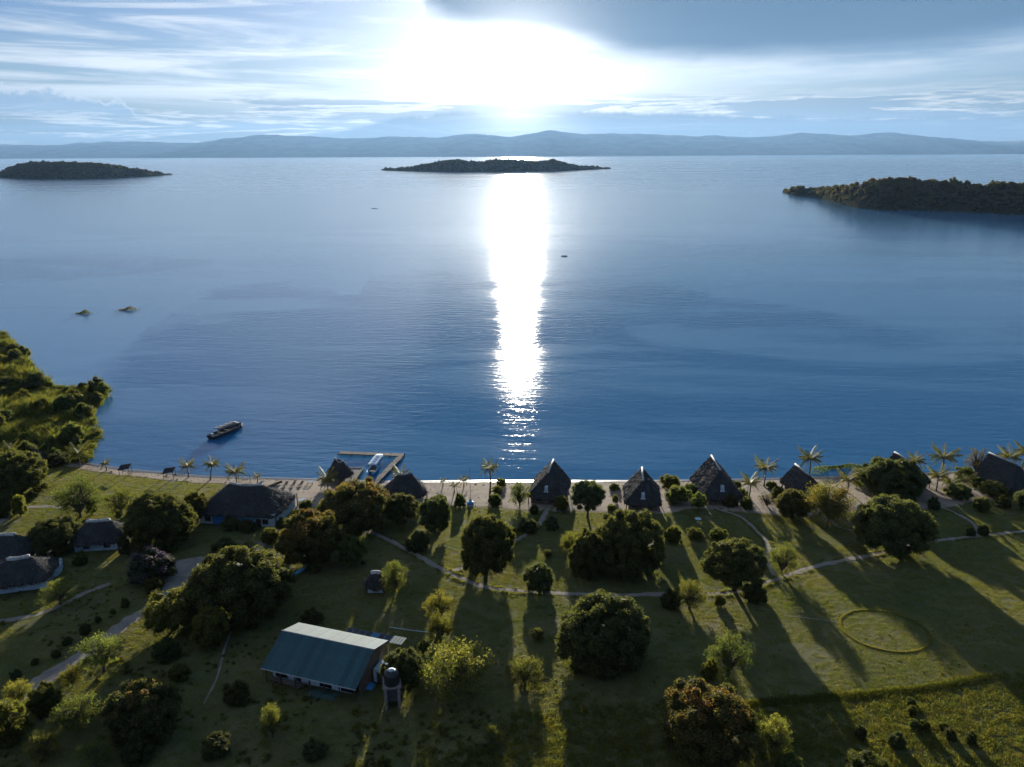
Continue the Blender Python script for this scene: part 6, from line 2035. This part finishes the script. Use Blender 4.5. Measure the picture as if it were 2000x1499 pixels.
def crate(mat):
    def f(e):
        mb = MB()
        mb.box((0, 0, 0.38), (1.2, 0.06, 0.7)); mb.box((0, 0.64, 0.38), (1.2, 0.06, 0.7)); mb.box((-0.57, 0.32, 0.38), (0.06, 0.58, 0.7)); mb.box((0.57, 0.32, 0.38), (0.06, 0.58, 0.7))
        mb.build('body', mat, e)
        MB().box((0, 0.32, 0.77), (1.28, 0.78, 0.06)).build('lid', mat, e)
        MB().box((0, 0.32, 0.02), (1.1, 0.5, 0.08)).build('base', MAT['darkwood'], e)
    return f


simple('blue_crate', 'blue box under the bougainvillea, middle of three', 'box', 296, 1121, crate(MAT['cyan']), R_(35), group='blue boxes under the bougainvillea')
simple('blue_crate', 'blue box under the bougainvillea, uppermost of three', 'box', 318, 1108, crate(MAT['cyan']), R_(40), group='blue boxes under the bougainvillea')
simple('blue_crate', 'pale box under the bougainvillea, lowest of three', 'box', 281, 1131, crate(MAT['white']), R_(35), group='blue boxes under the bougainvillea')


def round_table(e):
    MB().lathe([(0.62, 0.70), (0.66, 0.73), (0.62, 0.77)], 20).build('table_top', MAT['white'], e, True)
    MB().tube([(0, 0, 0.02), (0, 0, 0.72)], 0.06, 8).build('leg', MAT['metal'], e)
    MB().lathe([(0.34, 0.0), (0.30, 0.06)], 14).build('base', MAT['metal'], e)


simple('round_table', 'white round table in front of the lodge corner bush', 'table', 523, 1058, round_table, group='white round tables')
simple('round_table', 'white round table alone on the lawn before the third chalet', 'table', 1363, 1020, round_table, group='white round tables')


def sunshade(px, py, label):
    def f(e):
        rf = put('roof', MB().box((0, 0, 0), (2.6, 2.3, 0.16)).mesh('roof', MAT['thatch']), e, (0, 0, 2.0), (R_(9), R_(-6), 0))
        for sx in (-1, 1):
            for sy in (-1, 1):
                MB().tube([(sx * 1.12, sy * 0.98, -0.3), (sx * 1.12, sy * 0.98, 2.0 + sx * 0.12 + sy * 0.14)], 0.06, 6).build('post', MAT['darkwood'], e)
        for i in range(4):
            put('batten', MB().box((-0.97 + 0.65 * i, 0, 0.11), (0.07, 2.34, 0.06)).mesh('batten', MAT['darkwood']), rf)
    simple('beach_sunshade', label, 'sunshade', px, py, f, R_(6), group='flat beach sunshades')


sunshade(246, 927, 'flat thatched sunshade on the left beach, left of two')
sunshade(332, 934, 'flat thatched sunshade on the left beach, right of two')


def flagpole():
    p = gp(919, 985)
    e = empty('flagpole', p); tag(e, 'tall thin flagpole with a blue and white base on the lawn', 'flagpole')
    MB().tube([(0, 0, 0.6), (0, 0, 4.0), (0, 0, 8.6)], [0.06, 0.05, 0.035], 7).build('pole', MAT['metal'], e)
    MB().lathe([(0.75, -0.1), (0.72, 0.45), (0.3, 0.62), (0.12, 0.8)], 14).build('base', MAT['blue'], e)
    MB().lathe([(0.34, 0.6), (0.30, 1.15), (0.1, 1.3)], 12).build('collar', MAT['white'], e)
    MB().lathe([(0.02, 8.58), (0.09, 8.66), (0.02, 8.76)], 8).build('finial', MAT['cap'], e)


flagpole()


# ------------------------------------------------------------------ jetty, deck and boats
def jetty():
    Z = 0.55
    A = at_z(662, 884, Z); B = at_z(783, 889, Z); C = at_z(728, 946, Z + 0.2)
    e = empty('jetty', (B.x, B.y, 0)); tag(e, 'narrow wooden jetty bent at a right angle round the white boat', 'jetty')
    o = Vector(e.location)
    rng = random.Random(4)
    def run(P, Q, w, z0):
        P = P - o; Q = Q - o; P.z = Q.z = 0
        d = (Q - P); L = d.length; d.normalize(); a = math.atan2(d.y, d.x)
        mb = MB(); n = int(L / 0.32)
        for i in range(n):
            c = P + d * (L * (i + 0.5) / n)
            mb.box((c.x, c.y, z0 + rng.uniform(-0.012, 0.012)), (L / n - 0.03, w + rng.uniform(-0.08, 0.08), 0.07), a)
        ob = mb.build('deck_boards', MAT['wood'], e); ob['kind'] = 'stuff'
        nrm = Vector((-d.y, d.x, 0))
        for s in (-1, 1):
            c = (P + Q) / 2 + nrm * s * (w / 2 - 0.15)
            MB().box((c.x, c.y, z0 - 0.14), (L, 0.14, 0.19), a).build('beam', MAT['darkwood'], e)
        k = max(3, int(L / 3.2))
        for i in range(k + 1):
            for s in (-1, 1):
                c = P + d * (L * i / k) + nrm * s * (w / 2 - 0.05)
                MB().tube([(c.x, c.y, -1.2), (c.x, c.y, z0 + 0.12)], 0.09, 7).build('pile', MAT['darkwood'], e)
    run(A, B + Vector((0.7, 0, 0)), 1.7, Z)
    run(B + Vector((0, -0.9, 0)), C, 1.5, Z + 0.006)


jetty()


def deck():
    px = [(628, 938), (668, 913), (710, 914), (690, 942)]
    P = [at_z(x, y, 0.75) for x, y in px]
    c = sum(P, Vector()) / 4
    e = empty('boat_deck', (c.x, c.y, 0)); tag(e, 'stone walled deck under the jetty hut', 'deck')
    poly = [(p.x - c.x, p.y - c.y) for p in P]
    MB().prism(poly, -1.0, 0.70).build('platform', MAT['stone'], e)
    for k in range(4):
        (x0, y0), (x1, y1) = poly[k], poly[(k + 1) % 4]
        MB().box(((x0 + x1) / 2, (y0 + y1) / 2, 0.72), (math.hypot(x1 - x0, y1 - y0), 0.3, 0.14), math.atan2(y1 - y0, x1 - x0)).build('kerb', MAT['wood'], e)


deck()


def boat_at(name, label, p, q, build, group=None):
    """a boat from stern pixel p to bow pixel q, both on the water"""
    a = at_z(*p, 0.3); b = at_z(*q, 0.3)
    d = b - a
    e = empty(name, ((a.x + b.x) / 2, (a.y + b.y) / 2, 0), math.atan2(d.y, d.x)); tag(e, label, 'boat', group)
    build(e, math.hypot(d.x, d.y))
    return e


def dive_boat(e, L):
    W = L * 0.26
    h = hull(e, L, W, 1.15, MAT['darkwood'])
    MB().tube([(-L / 2, -W / 2 * 0.84, 1.03), (0, -W / 2, 1.05), (L * 0.28, -W * 0.42, 1.10), (L / 2 - 0.05, 0, 1.38)], 0.07, 6).build('gunwale', MAT['metal'], h)
    MB().tube([(-L / 2, W / 2 * 0.84, 1.03), (0, W / 2, 1.05), (L * 0.28, W * 0.42, 1.10), (L / 2 - 0.05, 0, 1.38)], 0.07, 6).build('gunwale', MAT['metal'], h)
    MB().box((-L * 0.04, 0, 0.55), (L * 0.74, W * 0.80, 0.08)).build('floor', MAT['wood'], e)
    cm = pmat('canopy_cloth', (0.16, 0.17, 0.18), 0.8, 0.2, 2.0)
    V = []; F = []
    nx, ny = 13, 7
    for i in range(nx):
        for j in range(ny):
            x = -L * 0.30 + L * 0.60 * i / (nx - 1); y = -W * 0.42 + W * 0.84 * j / (ny - 1)
            V.append((x, y, 2.25 + 0.22 * math.cos(y / W * 3.0) - 0.06 * (1 + math.cos(i * math.pi / 1.5))))
    F = [(i * ny + j, (i + 1) * ny + j, (i + 1) * ny + j + 1, i * ny + j + 1) for i in range(nx - 1) for j in range(ny - 1)]
    cp = put('canopy', mesh_np('canopy', V, F, [cm], True), e)
    cp.modifiers.new('thickness', 'SOLIDIFY').thickness = 0.05
    for i in range(5):
        x = -L * 0.30 + L * 0.60 * i / 4
        MB().tube([(x, -W * 0.44, 0.9), (x, -W * 0.43, 2.25), (x, 0, 2.56), (x, W * 0.43, 2.25), (x, W * 0.44, 0.9)], 0.05, 6).build('canopy_hoop', MAT['metal'], e)
    for x in (-L * 0.2, 0.0, L * 0.2):
        MB().box((x, 0, 0.95), (0.4, W * 0.72, 0.10)).build('bench', MAT['wood'], e)
    m = MB().box((-L / 2 - 0.15, 0, 0.9), (0.4, 0.45, 0.8)).build('outboard_motor', MAT['blackplastic'], e)
    MB().tube([(-L / 2 - 0.25, 0, 0.6), (-L / 2 - 0.3, 0, -0.4)], 0.08, 6).build('motor_leg', MAT['metal'], m)
    MB().box((-L * 0.40, 0.3, 0.95), (0.6, 0.7, 0.7)).build('fuel_box', MAT['white'], e)


boat_at('canopy_boat', 'dark canopied boat moored off the left beach', (410, 857), (474, 832), dive_boat)


def blue_boat(e, L):
    W = L * 0.25
    hull(e, L, W, 1.0, MAT['cyan'])
    MB().box((0, 0, 0.5), (L * 0.72, W * 0.78, 0.08)).build('floor', MAT['wood'], e)
    V = []; nx, ny = 11, 7
    for i in range(nx):
        for j in range(ny):
            x = -L * 0.36 + L * 0.78 * i / (nx - 1); wy = W * (1.0 - 0.25 * max(0, i - 7) / 3)
            y = wy * (-0.5 + j / (ny - 1))
            V.append((x, y, 2.1 + 0.20 * math.cos(y / W * 2.6)))
    F = [(i * ny + j, (i + 1) * ny + j, (i + 1) * ny + j + 1, i * ny + j + 1) for i in range(nx - 1) for j in range(ny - 1)]
    cp = put('canopy', mesh_np('canopy', V, F, [MAT['white']], True), e)
    cp.modifiers.new('thickness', 'SOLIDIFY').thickness = 0.06
    for i in range(4):
        MB().box((-L * 0.24 + i * L * 0.16, 0.05, 2.34), (L * 0.06, W * 0.36, 0.06)).build('hatch', MAT['bluewall'], cp)
    for s in (-1, 1):
        MB().box((0.02 * L, s * W * 0.485, 1.65), (L * 0.70, 0.05, 0.75)).build('side_curtain', MAT['cyan'], e)
        for i in range(4):
            x = -L * 0.33 + i * L * 0.22
            MB().tube([(x, s * W * 0.44, 0.7), (x, s * W * 0.44, 2.15)], 0.05, 6).build('post', MAT['metal'], e)
    m = MB().box((-L / 2 - 0.12, 0, 0.85), (0.4, 0.45, 0.8)).build('outboard_motor', MAT['blackplastic'], e)
    MB().tube([(-L / 2 - 0.2, 0, 0.6), (-L / 2 - 0.25, 0, -0.4)], 0.08, 6).build('motor_leg', MAT['metal'], m)


boat_at('covered_boat', 'white and light blue covered boat berthed inside the jetty', (724, 927), (744, 899), blue_boat)


def dinghy(e, L):
    hull(e, L, L * 0.34, 0.5, MAT['cyan'])
    for x in (-0.5, 0.5):
        MB().box((x, 0, 0.36), (0.24, L * 0.3, 0.05)).build('thwart', MAT['white'], e)


boat_at('dinghy', 'small pale blue dinghy between deck and jetty', (688, 941), (703, 940), dinghy)


def person_mesh():
    mb = MB()
    mb.tube([(0, 0, 0.05), (0, 0, 0.30), (0, 0.02, 0.52), (0, 0.0, 0.60), (0, 0, 0.66)], [0.17, 0.16, 0.20, 0.11, 0.06], 9)
    mb.tube([(0, 0, 0.64), (0, 0, 0.70), (0, 0, 0.80), (0, 0, 0.90)], [0.05, 0.09, 0.105, 0.04], 9)
    for s in (-1, 1):
        mb.tube([(0, s * 0.19, 0.54), (0.08, s * 0.28, 0.34), (0.30, s * 0.20, 0.30)], [0.055, 0.05, 0.035], 6)
        mb.tube([(0, s * 0.10, 0.10), (0.40, s * 0.12, 0.24), (0.62, s * 0.12, 0.05)], [0.085, 0.065, 0.045], 6)
    return mb.mesh('person', pmat('dark_clothes', (0.05, 0.045, 0.045), 0.9, 0.3, 5), True)


PERSON = person_mesh()


def canoe(px, py, Lm, heading, label, seats):
    c = at_z(px, py, 0.0)
    e = empty('canoe', c, heading); tag(e, label, 'boat', 'dark canoes out on the lake')
    hull(e, Lm, Lm * 0.12, 0.55, MAT['darkwood'])
    for x in (-Lm * 0.25, Lm * 0.2):
        MB().box((x, 0, 0.34), (0.2, Lm * 0.11, 0.05)).build('thwart', MAT['wood'], e)
    for i, s in enumerate(seats):
        a = Vector((s * Lm, 0, 0.32))
        o = put('person', PERSON, None, c + Vector((a.x * math.cos(heading), a.x * math.sin(heading), a.z)), (0, 0, heading))
        tag(o, 'dark clothed figure seated in the ' + label.replace('dark canoe ', 'canoe ') + (', ' + ('rear' if i == 0 else 'front') if len(seats) > 1 else ''), 'person')


canoe(731, 408, 9.0, R_(180), 'dark canoe out on the lake left of the glare', [-0.2, 0.2])
canoe(1249, 352, 16.0, R_(0), 'dark canoe far out right of the centre island', [-0.2])
canoe(1102, 501, 4.6, R_(0), 'dark canoe beside the right edge of the glare', [-0.22, 0.2])


# ------------------------------------------------------------------ small things on the beach
def lounger(e):
    MB().box((0, 0, 0.32), (0.65, 1.25, 0.07)).build('seat', MAT['wood'], e)
    put('backrest', MB().box((0, 0.32, 0), (0.65, 0.68, 0.06)).mesh('backrest', MAT['wood']), e, (0, 0.62, 0.34), (R_(38), 0, 0))
    for sx in (-1, 1):
        for y in (-0.5, 0.5):
            MB().box((sx * 0.28, y, 0.14), (0.06, 0.06, 0.34)).build('leg', MAT['darkwood'], e)


for i, (px, py, lab) in enumerate([(556, 950, 'wooden lounger on the sand right of the lodge, left of three'), (571, 950, 'wooden lounger on the sand right of the lodge, middle of three'), (586, 949, 'wooden lounger on the sand right of the lodge, right of three')]):
    simple('beach_lounger', lab, 'lounger', px, py, lounger, R_(-20), group='beach loungers by the lodge')


def b_dugout(e):
    hull(e, 5.0, 0.7, 0.5, MAT['darkwood'])
    MB().box((0.4, 0, 0.34), (0.2, 0.6, 0.05)).build('thwart', MAT['wood'], e)


simple('dugout_canoe', 'dark dugout canoe drawn up on the sand above the lodge', 'canoe', 534, 950, b_dugout, R_(52), 0.12)


def picnic(e):
    MB().box((0, 0, 0.74), (1.5, 0.8, 0.06)).build('table_top', MAT['white'], e)
    for s in (-1, 1):
        MB().box((s * 0.6, 0, 0.36), (0.08, 0.7, 0.72)).build('leg', MAT['wood'], e)
        MB().box((0, s * 0.72, 0.42), (1.5, 0.26, 0.05)).build('bench', MAT['wood'], e)


simple('beach_table', 'pale table on the sand right of the loungers', 'table', 606, 946, picnic, R_(10), group='pale beach tables')
simple('beach_table', 'pale table on the paved ground below the loungers', 'table', 590, 982, picnic, R_(30), group='pale beach tables')
simple('beach_table', 'pale table on the sand under the jetty house eave', 'table', 828, 972, picnic, R_(0), group='pale beach tables')


def frame_bench(e):
    for s in (-1, 1):
        MB().tube([(s * 1.3, 0, -0.2), (s * 1.3, 0, 1.9)], 0.06, 6).build('post', MAT['darkwood'], e)
    MB().box((0, 0, 1.85), (2.8, 0.12, 0.10)).build('beam', MAT['darkwood'], e)
    MB().box((0, 0, 0.55), (1.6, 0.5, 0.07)).build('seat', MAT['wood'], e)
    for s in (-1, 1):
        MB().tube([(s * 0.75, 0, 0.58), (s * 0.75, 0, 1.85)], 0.02, 5).build('rope', MAT['wood'], e)


simple('swing_bench', 'wooden swing bench frame on the sand above the lodge ridge', 'swing bench', 478, 942, frame_bench, R_(4))

# ------------------------------------------------------------------ air
def build_haze():
    m = bpy.data.materials.new('haze_air'); m.use_nodes = True
    g = NT(m.node_tree)
    out = g.new('ShaderNodeOutputMaterial')
    v = g.new('ShaderNodeVolumePrincipled')
    v.inputs['Color'].default_value = (0.27, 0.47, 0.76, 1)
    v.inputs['Density'].default_value = 0.0000140
    v.inputs['Anisotropy'].default_value = 0.35
    g.l.new(v.outputs[0], out.inputs['Volume'])
    mb = MB().box((0, 17500, 690), (118000, 43000, 1420))
    o = mb.build('haze', m)
    tag(o, 'pale blue haze over the lake and the far mountains', 'haze', kind='stuff')


build_haze()
